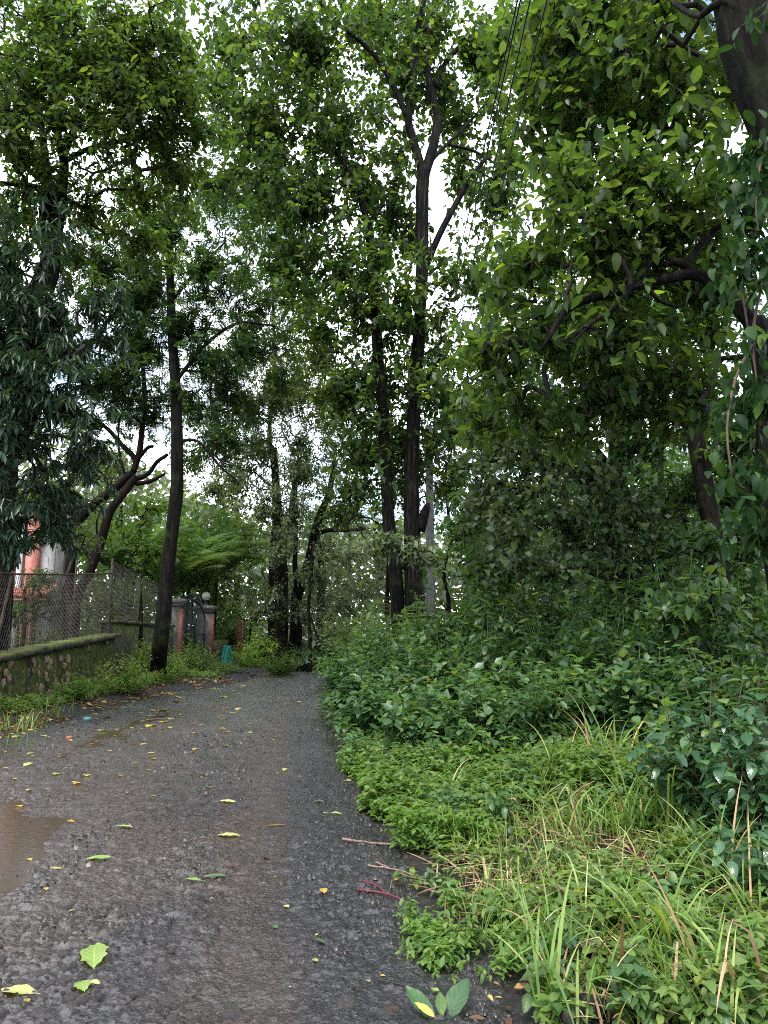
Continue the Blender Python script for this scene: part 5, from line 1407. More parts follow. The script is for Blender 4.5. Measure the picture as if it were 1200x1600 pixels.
for (u, Y, r_, top, lab, crownblobs) in (
        (700, 30, .13, 700, 'pale slim forest tree right of the utility pole', [B(720, 740, 30, 40, 70, 1.6), B(740, 640, 30, 60, 60, 2)]),
        (820, 24, .2, 500, 'tall forest tree hidden low down by the round-leaved curtain', [B(800, 560, 24, 70, 70, 2), B(840, 660, 24, 80, 60, 2), B(760, 640, 25, 50, 70, 2)]),
        (890, 21, .18, 420, 'straight dark forest tree behind the crooked limb', [B(900, 480, 21, 90, 70, 2), B(850, 400, 22, 80, 80, 2.2), B(960, 400, 22, 80, 80, 2.2)]),
        (1040, 19, .16, 420, 'straight forest tree left of the slanting dark trunk', [B(1060, 450, 19, 80, 70, 1.8), B(1120, 520, 19, 70, 70, 1.8), B(1020, 600, 19.5, 60, 50, 1.5)])):
    f = foot(u, 960, Y)
    tree('forest_tree', lab, 'tree', f, [('trunk', [(f, r_ * .8)] + [(P(u + rng.uniform(-8, 8), v, Y), r_ * .65 * (1 - .6 * (960 - v) / (960 - top + 1))) for v in np.linspace(940, top, 6)], 10)],
         crownblobs, 480, 'broad', 'bark_brown', rng, 60, 'trees of the roadside wood', n=11, Ls=1.25, clump=.45)

# --- pale-leaved trees past the bend
rng = np.random.RandomState(30)
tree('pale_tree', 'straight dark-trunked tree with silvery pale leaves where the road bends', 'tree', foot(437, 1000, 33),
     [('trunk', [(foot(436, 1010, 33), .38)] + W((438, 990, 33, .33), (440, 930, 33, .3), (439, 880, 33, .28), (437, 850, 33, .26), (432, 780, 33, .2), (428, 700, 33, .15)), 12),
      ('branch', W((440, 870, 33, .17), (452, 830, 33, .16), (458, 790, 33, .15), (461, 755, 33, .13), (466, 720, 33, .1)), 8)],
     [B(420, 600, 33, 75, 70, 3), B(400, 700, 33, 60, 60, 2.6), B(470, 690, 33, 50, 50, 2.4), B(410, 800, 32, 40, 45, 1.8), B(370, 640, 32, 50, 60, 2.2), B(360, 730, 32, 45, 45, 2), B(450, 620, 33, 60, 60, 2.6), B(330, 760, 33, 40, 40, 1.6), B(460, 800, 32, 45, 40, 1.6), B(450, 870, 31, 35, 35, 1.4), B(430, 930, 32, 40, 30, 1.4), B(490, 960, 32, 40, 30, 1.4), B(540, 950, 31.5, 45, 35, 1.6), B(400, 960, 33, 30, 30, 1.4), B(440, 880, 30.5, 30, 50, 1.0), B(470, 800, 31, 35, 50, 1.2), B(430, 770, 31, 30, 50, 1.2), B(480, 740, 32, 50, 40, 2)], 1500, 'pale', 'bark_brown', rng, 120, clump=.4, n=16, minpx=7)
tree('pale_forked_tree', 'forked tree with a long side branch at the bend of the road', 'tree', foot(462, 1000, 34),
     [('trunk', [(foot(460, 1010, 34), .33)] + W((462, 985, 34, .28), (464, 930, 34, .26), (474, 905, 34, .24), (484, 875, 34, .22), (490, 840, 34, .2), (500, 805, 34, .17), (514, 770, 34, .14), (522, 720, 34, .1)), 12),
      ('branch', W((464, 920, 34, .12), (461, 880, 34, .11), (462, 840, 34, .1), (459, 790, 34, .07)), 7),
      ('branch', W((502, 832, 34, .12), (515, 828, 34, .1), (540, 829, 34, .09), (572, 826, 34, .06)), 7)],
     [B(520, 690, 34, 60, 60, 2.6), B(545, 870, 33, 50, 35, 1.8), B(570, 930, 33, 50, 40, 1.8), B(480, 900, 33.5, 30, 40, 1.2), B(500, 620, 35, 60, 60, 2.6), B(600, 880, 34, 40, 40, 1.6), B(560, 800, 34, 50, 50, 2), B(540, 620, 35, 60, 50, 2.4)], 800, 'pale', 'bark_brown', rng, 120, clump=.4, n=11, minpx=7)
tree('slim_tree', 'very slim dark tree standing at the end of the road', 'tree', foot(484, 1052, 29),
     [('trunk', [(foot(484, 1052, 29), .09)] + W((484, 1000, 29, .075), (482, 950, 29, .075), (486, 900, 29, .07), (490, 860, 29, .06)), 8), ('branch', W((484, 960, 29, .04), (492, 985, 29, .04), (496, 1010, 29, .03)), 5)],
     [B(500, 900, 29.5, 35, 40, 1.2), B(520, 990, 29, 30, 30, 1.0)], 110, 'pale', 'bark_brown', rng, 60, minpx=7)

# --- shrubby trees and palms inside the garden
rng = np.random.RandomState(31)
for (u, Y, lab, blobs, st, nt, mt) in (
        (215, 23, 'garden tree with big lime leaves between the leaning trunks', [B(205, 835, 23, 45, 35, 1.0), B(250, 860, 23.5, 35, 40, 1.0), B(230, 790, 23.5, 40, 30, 1.0)], 'lime', 130, None),
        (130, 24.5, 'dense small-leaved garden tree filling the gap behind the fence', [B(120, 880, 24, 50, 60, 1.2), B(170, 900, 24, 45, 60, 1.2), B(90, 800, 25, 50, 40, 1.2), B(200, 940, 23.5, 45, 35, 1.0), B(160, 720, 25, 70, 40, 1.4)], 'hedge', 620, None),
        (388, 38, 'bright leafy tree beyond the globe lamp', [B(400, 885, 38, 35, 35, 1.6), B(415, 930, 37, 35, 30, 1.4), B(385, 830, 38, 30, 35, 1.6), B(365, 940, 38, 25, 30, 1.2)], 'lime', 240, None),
        (90, 17.5, 'leafy garden tree screening the pale house above the fence', [B(80, 760, 18, 60, 45, 1.0), B(120, 720, 18.5, 60, 50, 1.2), B(40, 790, 17.5, 45, 40, .8), B(110, 840, 18, 40, 40, .9)], 'hedge', 420, None),
        (30, 19, 'low garden shrub tree in front of the pink pilasters', [B(70, 900, 18, 45, 30, .7), B(20, 960, 17.5, 60, 30, .7), B(95, 950, 19, 40, 35, .7)], 'hedge', 260, None)):
    f = foot(u, 1000, Y)
    tree('garden_tree', lab, 'tree', f, [('trunk', [(f, .07), (f + Vector((.1, 0, 1.2)), .06), (f + Vector((0, .1, 2.4)), .04)], 8)], blobs, nt, st, 'bark_brown', rng, 160, 'trees in the garden', n=9, clump=.3, minpx=8)

def palm(u, Y, h, nf, fl, label):
    f = foot(u, 1000, Y); h *= 1.0; root = thing('areca_palm', label, 'palm', f, 'palms in the garden')
    base = np.array(tuple(f))
    for s in range(3):
        bx, by = f.x + rng.uniform(-.5, .5), f.y + rng.uniform(-.5, .5)
        hh = h * rng.uniform(.75, 1.05)
        mb = MB(); mb.tube([(f.x + (bx - f.x) * .3, f.y, f.z - .1), (bx, by, hh * .5), (bx + .05, by, hh)], [.09, .075, .05], 8); mb.build('trunk', M['bark_moss'], root, True)
        for k in range(nf):
            az = k * 2.4 + rng.rand(); el = rng.uniform(.85, 1.5); L = fl * rng.uniform(.75, 1.1); m = 14
            t = np.linspace(0, 1, m + 1); e = el - (1.0 + .8 * rng.rand()) * t ** 1.8
            ds = L / m
            hx = np.concatenate([[0], np.cumsum(np.cos(e[:-1]) * ds)]); hz = np.concatenate([[0], np.cumsum(np.sin(e[:-1]) * ds)])
            c = np.array([bx + .05, by, hh]) + hx[:, None] * np.array([math.cos(az), math.sin(az), 0]) + hz[:, None] * np.array([0, 0, 1.])
            n = 44
            tt = np.repeat(np.linspace(.12, .99, n), 2); sd = np.tile([1., -1], n)
            i = np.minimum((tt * m).astype(int), m - 1); p = c[i] + (c[i + 1] - c[i]) * (tt * m - i)[:, None]
            tan = c[i + 1] - c[i]; tan /= np.linalg.norm(tan, axis=1)[:, None]
            side = np.array([-math.sin(az), math.cos(az), 0])[None]
            d = tan * .75 + side * sd[:, None]; d[:, 2] -= .15 + .2 * rng.rand(len(d)); up = np.cross(side, tan); up[up[:, 2] < 0] *= -1
            ll = .5 * np.sin(np.clip(tt, .15, .97) * math.pi) ** .6 + .06
            v, lo, tot, at = leaf_arrays(T_LANCE, p, d, up, ll, .032, .3, .3, np.clip(.25 + .5 * rng.rand() + .2 * rng.rand(len(p)), 0, .99))
            mbv = MB(); mbv.tube(c, np.linspace(.022, .005, m + 1), 4); rv = np.concatenate(mbv.v)
            allv = np.concatenate([v, rv]) - base
            at2 = {'rnd': np.concatenate([at['rnd'], np.full(len(rv), .9)]), 'luv': np.concatenate([at['luv'], np.zeros((len(rv), 2))])}
            link('frond', mesh_np('frond', allv, np.concatenate([lo, np.array(mbv.l) + len(v)]), np.concatenate([tot, np.array(mbv.t)]), M['palm'], at2), root)
palm(292, 33, 3.4, 10, 4.0, 'feather-leaved palm behind the gate pillar with long arching fronds')
palm(338, 37, 4.2, 10, 4.2, 'feather-leaved palm drooping towards the globe lamp')
palm(250, 29.5, 3.2, 10, 3.8, 'feather-leaved palm behind the slender leaning trunk')
palm(322, 34.5, 3.6, 10, 4.0, 'feather-leaved palm arching over the iron gate')
palm(190, 27, 3.6, 8, 3.0, 'tallest feather-leaved palm above the twin leaning trunks')

for (u, Y, h, w, st, lab) in ((248, 28, 2.6, 2.2, 'lime', 'bright shrub behind the higher garden wall by the leaning trunk'), (320, 36, 3.0, 2.6, 'lime', 'bright shrub showing above the iron gate'), (212, 24.5, 2.8, 2.2, 'hedge', 'leafy shrub behind the fence corner post'), (370, 42, 3.4, 3.0, 'lime', 'bright tall shrub beyond the globe lamp'), (180, 27, 3.2, 2.6, 'hedge', 'dense tall shrub between the leaning trunks and palms'), (120, 22.5, 2.4, 2.4, 'hedge', 'dense shrub at the foot of the twin leaning trunks'), (70, 19.5, 2.0, 2.0, 'hedge', 'shrub hiding the foot of the house')):
    f = foot(u, 1000, Y)
    shrub('garden_shrub', lab, 'shrub', f.x, f.y, h, w, 26, st, rng, 60, 'shrubs in the garden', 'brown_stem', 9, 9, 1.1, arch=.3, lower=.05, minpx=7)

# magenta cordyline by the awning
t = thing('cordyline_plant', 'magenta-leaved garden plant under the tiled awning', 'plant', (-9.2, 19, .8))
for k in range(16):
    p = P(50, 935, 19); az = rng.rand() * 6.28
    link('leaf', blades_mesh('leaf', [((p.x, p.y, p.z - .25), az, (.15 + .4 * rng.rand(), .9 + .6 * rng.rand()), .55, .08, 6, rng.rand())], M['magenta'], (-9.2, 19, .8), rng), t)
mb = MB(); mb.tube([(P(50, 935, 19).x, 19, 0), (P(50, 935, 19).x, 19, P(50, 935, 19).z - .2)], .03, 6); mb.build('stem', M['brown_stem'], t)

# --- far wood that closes the view, and the deep wood behind the thicket
rng = np.random.RandomState(32)
def wood_mass(name, N, xr_, yr_, topf, mat, Lm, thr=.36, low=.0, skip=None):
    x = rng.uniform(*xr_, N); y = rng.uniform(*yr_, N)
    z = low + (topf(x, y) - low) * rng.rand(N) ** .85
    p = np.stack([x, y, z], 1)
    keep = vnoise(p * .45 + 5) + .12 * rng.rand(N) > thr
    if skip is not None: keep &= ~skip(x, y, z)
    p = p[keep]; n = len(p)
    d = rng.randn(n, 3); d[:, 2] = -np.abs(d[:, 2]) * .6
    nr = np.array([[0, 0, 1.]]) + rng.randn(n, 3) * .5
    L = Lm * (.6 + .7 * rng.rand(n))
    v, lo, t, at = leaf_arrays(T_KITE, p, d, nr, L, L * .62, .2, .25, np.clip(.5 * vnoise(p * .5) + .5 * rng.rand(n), 0, .999))
    link(name, mesh_np(name, v, lo, t, M[mat], at), None, 'stuff')
hz = lambda x, s: 6.5 + 5 * fbm(np.stack([x * .13, 0 * x + s, 0 * x], 1), 3)
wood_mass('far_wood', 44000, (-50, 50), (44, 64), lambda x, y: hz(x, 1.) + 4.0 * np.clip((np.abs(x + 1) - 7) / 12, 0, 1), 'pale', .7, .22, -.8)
gap = lambda x, y, z: (np.abs(x - y * .083) < .055 * y * .5) & (z > 1.2)
wood_mass('deep_wood', 40000, (1.2, 24), (24, 40), lambda x, y: np.minimum(1.5 + .55 * (x - 1.2), 8) + 5 * fbm(np.stack([x * .3, y * .2, 0 * x], 1), 2), 'broad', .33, .34, -.3, gap)
wood_mass('garden_wood', 17000, (-24, -7.8), (33, 43), lambda x, y: 4.5 + 5 * fbm(np.stack([x * .3, y * .2, 0 * x + 4], 1), 2), 'teak', .3, .34, 0)
for k, (x, Y, h) in enumerate(((-16, 44, 13), (-9.5, 47, 12), (-4, 45, 10), (1, 48, 9), (6, 46, 12), (12, 44, 14), (18, 47, 14))):
    f = Vector((x, Y, 0)); s = 1
    blobs = [((x + rng.uniform(-1, 1), Y + rng.uniform(-1, 1), h * q), (2.4, 2.4, h * .16), 1) for q in (.45, .65, .85)]
    tree('background_tree', ('rounded tree at the far left behind the house', 'leafy tree behind the palms', 'pale tree beyond the end of the road', 'low pale tree behind the utility pole', 'leafy tree far behind the thicket', 'tall tree far behind the vine-clad tree', 'tall tree far behind the slanting trunk')[k], 'tree', f,
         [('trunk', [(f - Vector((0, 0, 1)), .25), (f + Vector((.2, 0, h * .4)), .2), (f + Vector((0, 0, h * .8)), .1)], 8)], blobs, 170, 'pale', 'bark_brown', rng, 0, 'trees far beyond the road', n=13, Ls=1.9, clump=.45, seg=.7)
# ================================================================ SHRUBS, HERBS, GRASS
rng = np.random.RandomState(41)
def at_px(u, v, Y): p = P(u, v, Y); return p.x, Y

# tall bushes of the right-hand thicket: (u of the middle, Y, height, width m, style, label)
TH = [
    (545, 15.0, 1.15, 1.7, 'bush', 'nearest-the-road end bush of the thicket, pale heart-shaped leaves above the tarmac', 1.1),
    (610, 14.0, 1.35, 1.9, 'bush', 'leafy bush second from the road end of the thicket', 1.15),
    (590, 17.5, 1.9, 2.0, 'bush', 'bush standing below the twin black trunks on their road side', 1.2),
    (680, 12.5, 1.35, 1.9, 'bush', 'pale-leaved bush with a few yellow blooms on the bank', 1.2),
    (670, 17.0, 2.0, 2.2, 'broad', 'tall bush at the very foot of the twin black trunks', .8),
    (760, 12.0, 1.5, 2.0, 'broad', 'dark bush between the pale-leaved bush and the grey stub post', .7),
    (770, 16.0, 2.2, 2.2, 'broad', 'big drooping-leaved bush right of the twin trunks', 1.0),
    (850, 11.5, 1.5, 1.9, 'broad', 'dark leafy bush in the middle of the thicket', .75),
    (860, 15.0, 2.1, 2.3, 'broad', 'bush beneath the round-leaved curtain', .8),
    (940, 10.8, 1.6, 1.9, 'broad', 'dense bush left of the concrete stub', .75),
    (960, 13.5, 2.1, 2.2, 'broad', 'high bush at the foot of the vine-clad tree', .85),
    (1040, 10.0, 1.85, 1.8, 'broad', 'tall bush with long upper leaves above the concrete stub', .8),
    (1060, 12.5, 2.3, 2.2, 'broad', 'deep shaded bush behind the bent sapling', .9),
    (1150, 9.6, 1.9, 1.9, 'broad', 'tall dark bush below the slanting forest tree', .85),
    (1190, 12.0, 2.2, 2.2, 'broad', 'dark bush farthest from the road', .9),
    (1130, 7.8, 1.15, 1.5, 'broad', 'leafy bush behind the ribbed-leaved shrub', .8),
    (900, 9.2, 1.0, 1.5, 'bush', 'low bush in front of the dense thicket', 1.2),
    (1010, 8.4, 1.05, 1.5, 'bush', 'rounded low bush below the concrete stub', 1.3),
    (800, 10.0, .95, 1.6, 'bush', 'low pale bush behind the herb carpet', 1.2),
    (720, 11.0, .95, 1.5, 'bush', 'low bush in the middle of the bank', 1.15),
    (640, 12.0, .85, 1.3, 'bush', 'small bush on the bank edge below the pale-leaved bush', 1.15),
    (560, 12.6, .75, 1.0, 'bush', 'round-leaved bush leaning out over the tarmac edge', 1.2),
    (585, 10.6, .8, 1.1, 'bush', 'small heart-leaved bush at the road edge before the tarmac bends', 1.1),
    (660, 9.6, .8, 1.3, 'bush', 'front-row bush at the back of the herb carpet nearest the road', 1.15),
    (750, 9.0, .8, 1.3, 'bush', 'front-row bush in the middle of the herb carpet edge', 1.1),
    (840, 8.6, .85, 1.3, 'broad', 'front-row darker bush left of the arching grass', .7),
    (535, 20.0, 1.3, 2.0, 'bush', 'farthest bush of the thicket at the road bend', 1.3),
    (600, 22.5, 2.3, 2.4, 'feather', 'feathery-leaved bush standing left of the twin trunks', 1.5),
    (655, 19.2, 2.1, 1.6, 'feather', 'feathery-leaved bush in front of the twin trunks', 1.4),
    (545, 25.5, 2.0, 2.4, 'feather', 'feathery-leaved bush overhanging the far bend', 1.5),
    (1000, 17.5, 2.6, 3.0, 'broad', 'backmost bush between vine-clad and slanting trees', 1.1),
    (760, 20.0, 2.4, 3.2, 'broad', 'backmost bush between the utility pole and vine-clad tree', 1.1),
    (900, 19.0, 2.6, 3.2, 'broad', 'backmost bush behind the round-leaved curtain', 1.1),
    (1160, 16.0, 2.6, 3.0, 'broad', 'backmost bush below the leaning forest tree', 1.1),
]
for (u, Y, h, w, st, lab, Ls) in TH:
    x, y = at_px(u, 1000, Y)
    far = Y > 15.5; Ls *= 1.35 if st == 'broad' and Y > 10.5 else 1; h *= 1.2 if Y > 11 else 1.05; h *= rng.uniform(.92, 1.1)
    shrub('thicket_bush', lab, 'bush', x, y, h, w, 22 if st == 'feather' else 26 if far else 34, st, rng, 0 if st == 'feather' else (70 if far else 150), 'bushes of the roadside thicket', 'green_stem', 9, 7 if st == 'broad' else 6 if st != 'feather' else 4, Ls, arch=.35, lower=.08, minpx=8, mat=None)

# the ribbed-leaved shrub close by on the right
x, y = at_px(1110, 1200, 5.5)
shrub('ribbed_shrub', 'large wet shrub with ribbed dark leaves close beside the grass', 'shrub', x, y, 1.22, 1.15, 30, 'ribbed', rng, 300, None, 'brown_stem', 8, 5, .95, arch=.4, lower=.12)
x, y = at_px(1190, 1180, 5.0)
shrub('ribbed_shrub', 'ribbed-leaved wet shrub at the edge, nearer and darker than its neighbour', 'shrub', x, y, 1.1, .9, 22, 'ribbed', rng, 240, None, 'brown_stem', 8, 5, .95, arch=.4, lower=.12)
x, y = at_px(1190, 1350, 4.4)
shrub('ribbed_shrub', 'low shrub with broad leaves under the overhanging ribbed shrubs', 'shrub', x, y, .55, .8, 16, 'ribbed', rng, 140, None, 'brown_stem', 6, 4, .75, arch=.3, lower=.12)
# lone tall pale shoot
x, y = at_px(1040, 1110, 6.6)
shrub('weed_shoot', 'single upright weed shoot with bright drooping lime leaves', 'plant', x, y, 1.2, .25, 3, 'lime', rng, 40, None, 'green_stem', 5, 4, .8)

# left verge bushes
for (u, v, Y, h, w, st, n, lab) in (
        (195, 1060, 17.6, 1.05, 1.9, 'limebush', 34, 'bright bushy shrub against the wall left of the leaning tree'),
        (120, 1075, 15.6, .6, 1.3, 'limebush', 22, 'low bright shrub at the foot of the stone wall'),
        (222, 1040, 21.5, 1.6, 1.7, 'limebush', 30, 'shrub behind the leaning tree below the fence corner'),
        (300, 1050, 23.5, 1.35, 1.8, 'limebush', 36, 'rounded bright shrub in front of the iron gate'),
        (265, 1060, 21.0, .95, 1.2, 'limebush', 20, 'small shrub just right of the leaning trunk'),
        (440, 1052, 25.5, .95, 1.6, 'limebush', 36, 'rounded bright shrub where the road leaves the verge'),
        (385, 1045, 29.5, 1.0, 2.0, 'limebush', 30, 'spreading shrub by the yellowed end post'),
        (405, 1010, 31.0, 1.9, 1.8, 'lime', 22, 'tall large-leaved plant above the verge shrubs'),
        (470, 1040, 31.0, 1.2, 2.2, 'broad', 24, 'dull scrub under the pale trees'),
        (430, 1030, 34.0, 1.6, 3.0, 'broad', 30, 'scrub between the pale tree trunks'),
        (520, 1035, 33.0, 1.6, 3.0, 'broad', 30, 'scrub where the road disappears'),
        (20, 1000, 16.0, 1.9, 1.6, 'hedge', 26, 'tall grassy shrub behind the fence by the first post'),
        (150, 980, 22.5, 2.1, 2.2, 'hedge', 30, 'dark shrub behind the fence between trunks and corner'),
        (300, 985, 34.5, 2.2, 2.4, 'lime', 30, 'shrub seen through the bars of the iron gate'),
        (355, 1000, 39, 2.6, 2.6, 'broad', 30, 'dark shrub behind the slatted screen')):
    x, y = at_px(u, v, Y)
    shrub('verge_shrub', lab, 'shrub', x, y, h, w, n, st, rng, 60, 'shrubs along the verge and fence', 'brown_stem', 9, 10 if st == 'limebush' else 8, 1.0 if st != 'broad' else 1.1, lower=.08, arch=.3, minpx=7)

# phrases that say where a small thing lies, by the nearest thing one can find
def anchors(*a): return [(G(u, v), ph) for u, v, ph in a]
def near(x, y, an):
    return min(an, key=lambda q: (q[0].x - x) ** 2 + ((q[0].y - y) * (5 / max(y, 4))) ** 2)[1]
AN_BANK = anchors((868, 1585, 'beside the clump nearest the mud'), (845, 1490, 'behind the bright herb patch'), (1045, 1500, 'around the tallest grass clump'), (1010, 1560, 'under the fallen yellowing clump'), (1160, 1560, 'under the pale lying grass'),
    (930, 1440, 'by the short grass clump'), (1150, 1420, 'under the ribbed shrub'), (1100, 1590, 'at the very front of the bank'), (945, 1590, 'by the charred log'), (1060, 1400, 'between ribbed shrub and tallest grass'), (1190, 1490, 'by the thin upright grass'), (900, 1400, 'at the lower edge of the straw'))
AN_STRAW = anchors((680, 1330, 'by the long dry stalk'), (700, 1400, 'by the pinkish dead stalk'), (780, 1385, 'by the sparse tuft at the mud'), (770, 1290, 'near the half-buried charred branch'), (860, 1330, 'in the middle of the straw'), (950, 1320, 'by the grass standing in straw'), (930, 1400, 'where straw meets the near grass'), (660, 1290, 'at the road edge of the straw'), (840, 1400, 'behind the bright herb patch'))
AN_CARPET = anchors((620, 1190, 'at the road edge'), (660, 1280, 'close to the straw and road'), (760, 1180, 'in front of the front-row bushes'), (850, 1180, 'left of the arching grass'), (900, 1240, 'beside the arching grass'), (720, 1240, 'by the lone thin tuft'), (800, 1260, 'by the half-buried charred branch'), (960, 1200, 'next to the ribbed shrub'))
AN_PATCH = anchors((640, 1450, 'at the mud-side tip'), (690, 1420, 'on the stalk side'), (745, 1400, 'at the back'), (760, 1450, 'in the middle'), (700, 1490, 'along the front rim'), (770, 1515, 'at the front corner'), (830, 1470, 'on the grass side'), (700, 1455, 'left of the middle'))
AN_VERGE = anchors((140, 1110, 'near the teal cup'), (190, 1085, 'below the bushy wall shrub'), (243, 1080, 'at the foot of the leaning tree'), (300, 1075, 'between leaning tree and rubble'), (350, 1068, 'in front of the rubble'), (244, 1122, 'near the pale stick'), (330, 1100, 'at the tarmac edge'), (160, 1140, 'on the dark strip by the rut'), (390, 1075, 'near the bend'))
AN_LEFT = anchors((108, 1154, 'near the brick fragment'), (40, 1170, 'by the drooping tuft'), (60, 1240, 'at the near rut'), (136, 1135, 'near the teal cup'), (180, 1200, 'beyond the vivid curled leaf'), (200, 1150, 'along the far rut'), (20, 1215, 'at the frame edge of the rut'), (230, 1225, 'beside the brown silt'))
AN_FAR = anchors((340, 1090, 'close to the verge'), (430, 1080, 'near the bend'), (400, 1130, 'on the wet sheen'), (500, 1120, 'under the leaning bush'), (320, 1180, 'on the middle track'), (450, 1190, 'before the pale narrow leaf'), (530, 1200, 'by the herb edge'), (380, 1225, 'near the dull green leaf'))
AN_NEAR = anchors((147, 1480, 'near the ragged bright leaf'), (320, 1390, 'near the dark crumpled leaf'), (150, 1365, 'near the long pale leaf'), (357, 1320, 'near the pale lobed leaf'), (190, 1300, 'on the brown silt'), (447, 1430, 'on the smooth right half'), (500, 1500, 'near the green sprig'), (260, 1540, 'among the bedded stones'), (560, 1350, 'near the dry stalks'), (80, 1420, 'below the puddle'), (300, 1470, 'above the bedded stones'))

# ground cover of low herbs: too many to count
def herb_points(n, test):
    out = []
    while len(out) < n:
        y = 3.2 * (16 / 3.2) ** rng.rand(); x = rng.uniform(-2.2, 7)
        d = x - xr(y) + .35 * (vnoise(np.array([[x * 2.2, y * 2.2, 1.]]))[0] - .5)
        if d < .03 or x > .62 * y + .5: continue
        if not test(x, y, d): continue
        out.append((x, y))
    return np.array(out)
def carpet(name, pts, hgt, st, n, mat, Ls, spread=.06):
    tips, td = [], []
    for x, y in pts:
        z = ground_at(x, y); h = hgt * (.3 + .5 * rng.rand() + 1.3 * max(0, vnoise(np.array([[x * 1.7, y * 1.7, 3.]]))[0] - .35))
        k = 3
        for i in range(k):
            a = rng.rand() * 6.28; t = (i + 1) / k
            tips.append((x + math.cos(a) * spread, y + math.sin(a) * spread, z + h * t)); td.append((math.cos(a) * .5, math.sin(a) * .5, .9))
    tips = np.array(tips); td = np.array(td); td /= np.linalg.norm(td, axis=1)[:, None]
    pos, d, nr, L, rnd = spread_leaves(st, tips, td, rng, n, Ls)
    v, lo, t, at = leaf_arrays(st.far, pos, d, nr, L, L * st.wl, .15 + .2 * rng.rand(len(pos)), st.fold, rnd)
    link(name, mesh_np(name, v, lo, t, mat, at), None, 'stuff')
HB = Leaves('herb', .062, .48, T_OVAL, T_BROAD, .2, .3, 5, .05, .1, 1.0, .45)
HR = Leaves('herb', .06, .8, T_OVAL, T_HEART_M, .15, .2, 4, .05, .15, 1.0, .4)
carpet('herb_carpet', herb_points(2100, lambda x, y, d: 6.2 < y < 10.5 and d < 3.2), .26, HR, 4, M['herb'], 1.1)
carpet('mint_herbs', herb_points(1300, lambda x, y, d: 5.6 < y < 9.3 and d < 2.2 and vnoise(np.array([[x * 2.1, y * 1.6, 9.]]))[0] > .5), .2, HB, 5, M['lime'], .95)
carpet('undergrowth', herb_points(1800, lambda x, y, d: y > 8.5 and d > .05), .34, HR, 4, M['bank'], 1.6)
carpet('weeds', herb_points(900, lambda x, y, d: y < 6.4 and d > .35 and vnoise(np.array([[x * 2.5, y * 2.5, 7.]]))[0] > .4), .16, HB, 4, M['herb'], 1.1)

# weeds along the foot of the left wall
pts = []
while len(pts) < 750:
    y = rng.uniform(9, 26); x = xl(y) - .75 - rng.rand() ** 1.1 * .9
    if y < 20.5 and x < wallx(y) + .15: continue
    if vnoise(np.array([[x * 1.3, y * .9, 12.]]))[0] < .42: continue
    pts.append((x, y))
carpet('verge_weeds', np.array(pts), .22, HB, 4, M['herb'], 1.3)

# near herbs one can tell apart, at the edge of the mud
STYLE['herbnear'] = Leaves('lime', .05, .42, T_BROAD, T_BROAD, .2, .3, 5, .04, .12, 1.0, .5)
STYLE['weednear'] = Leaves('bank', .09, .6, T_BROAD, T_BROAD, .25, .3, 4, .05, .15, 1.0, .4)
for k in range(46):
    while True:
        u, v = rng.uniform(630, 860), rng.uniform(1395, 1530)
        if ((u - 745) / 112) ** 2 + ((v - 1462) / 64) ** 2 < 1: break
    g = G(u, v, .03); hh = rng.uniform(.09, .2)
    shrub('mint_herb', ('low ' if hh < .12 else 'tall ' if hh > .165 else '') + 'fresh narrow-leaved herb ' + near(g.x, g.y, AN_PATCH) + ' of the bright patch on the mud', 'herb', g.x, g.y, hh, .2, 6, 'herbnear', rng, 40, 'herbs at the edge of the mud', 'green_stem', 4, 5, 1.0, r0=.0012)
for k in range(95):
    u, v = rng.uniform(850, 1210), rng.uniform(1370, 1600)
    g = G(u, v, .05); hh = rng.uniform(.12, .32)
    shrub('broad_weed', ('low ' if hh < .18 else 'tall ' if hh > .26 else '') + ('mid-green', 'fresh green', 'lime', 'dark green')[k % 4] + ' broad-leaved weed ' + near(g.x, g.y, AN_BANK), 'weed', g.x, g.y, hh, .2, 4, 'weednear', rng, 30, 'weeds among the near grass', 'green_stem', 3, 4, rng.uniform(.6, 1.05), r0=.0014, mat=M[('herb', 'herb', 'lime', 'bank')[k % 4]])
for k in range(40):
    u, v = rng.uniform(640, 1000), rng.uniform(1290, 1420)
    g = G(u, v, .05)
    shrub('broad_weed', ('fresh green', 'lime', 'dark green')[k % 3] + ' small weed ' + near(g.x, g.y, AN_STRAW), 'weed', g.x, g.y, rng.uniform(.08, .2), .16, 3, 'weednear', rng, 20, 'weeds among the straw', 'green_stem', 3, 4, rng.uniform(.5, .8), r0=.0014, mat=M[('herb', 'lime', 'bank')[k % 3]])

for k in range(46):
    u, v = rng.uniform(590, 1000), rng.uniform(1150, 1290)
    g = G(u, v, .1)
    if g.x < xr(g.y) + .15: continue
    shrub('tall_weed', ('dark green', 'fresh green', 'dusky green', 'lime')[k % 4] + ' tall weed in the herb carpet ' + near(g.x, g.y, AN_CARPET), 'weed', g.x, g.y, rng.uniform(.3, .55), .3, 5, 'weednear', rng, 24, 'taller weeds in the herb carpet', 'green_stem', 4, 4, rng.uniform(.7, 1.1), r0=.002, mat=M[('bank', 'herb', 'bank', 'lime')[k % 4]])

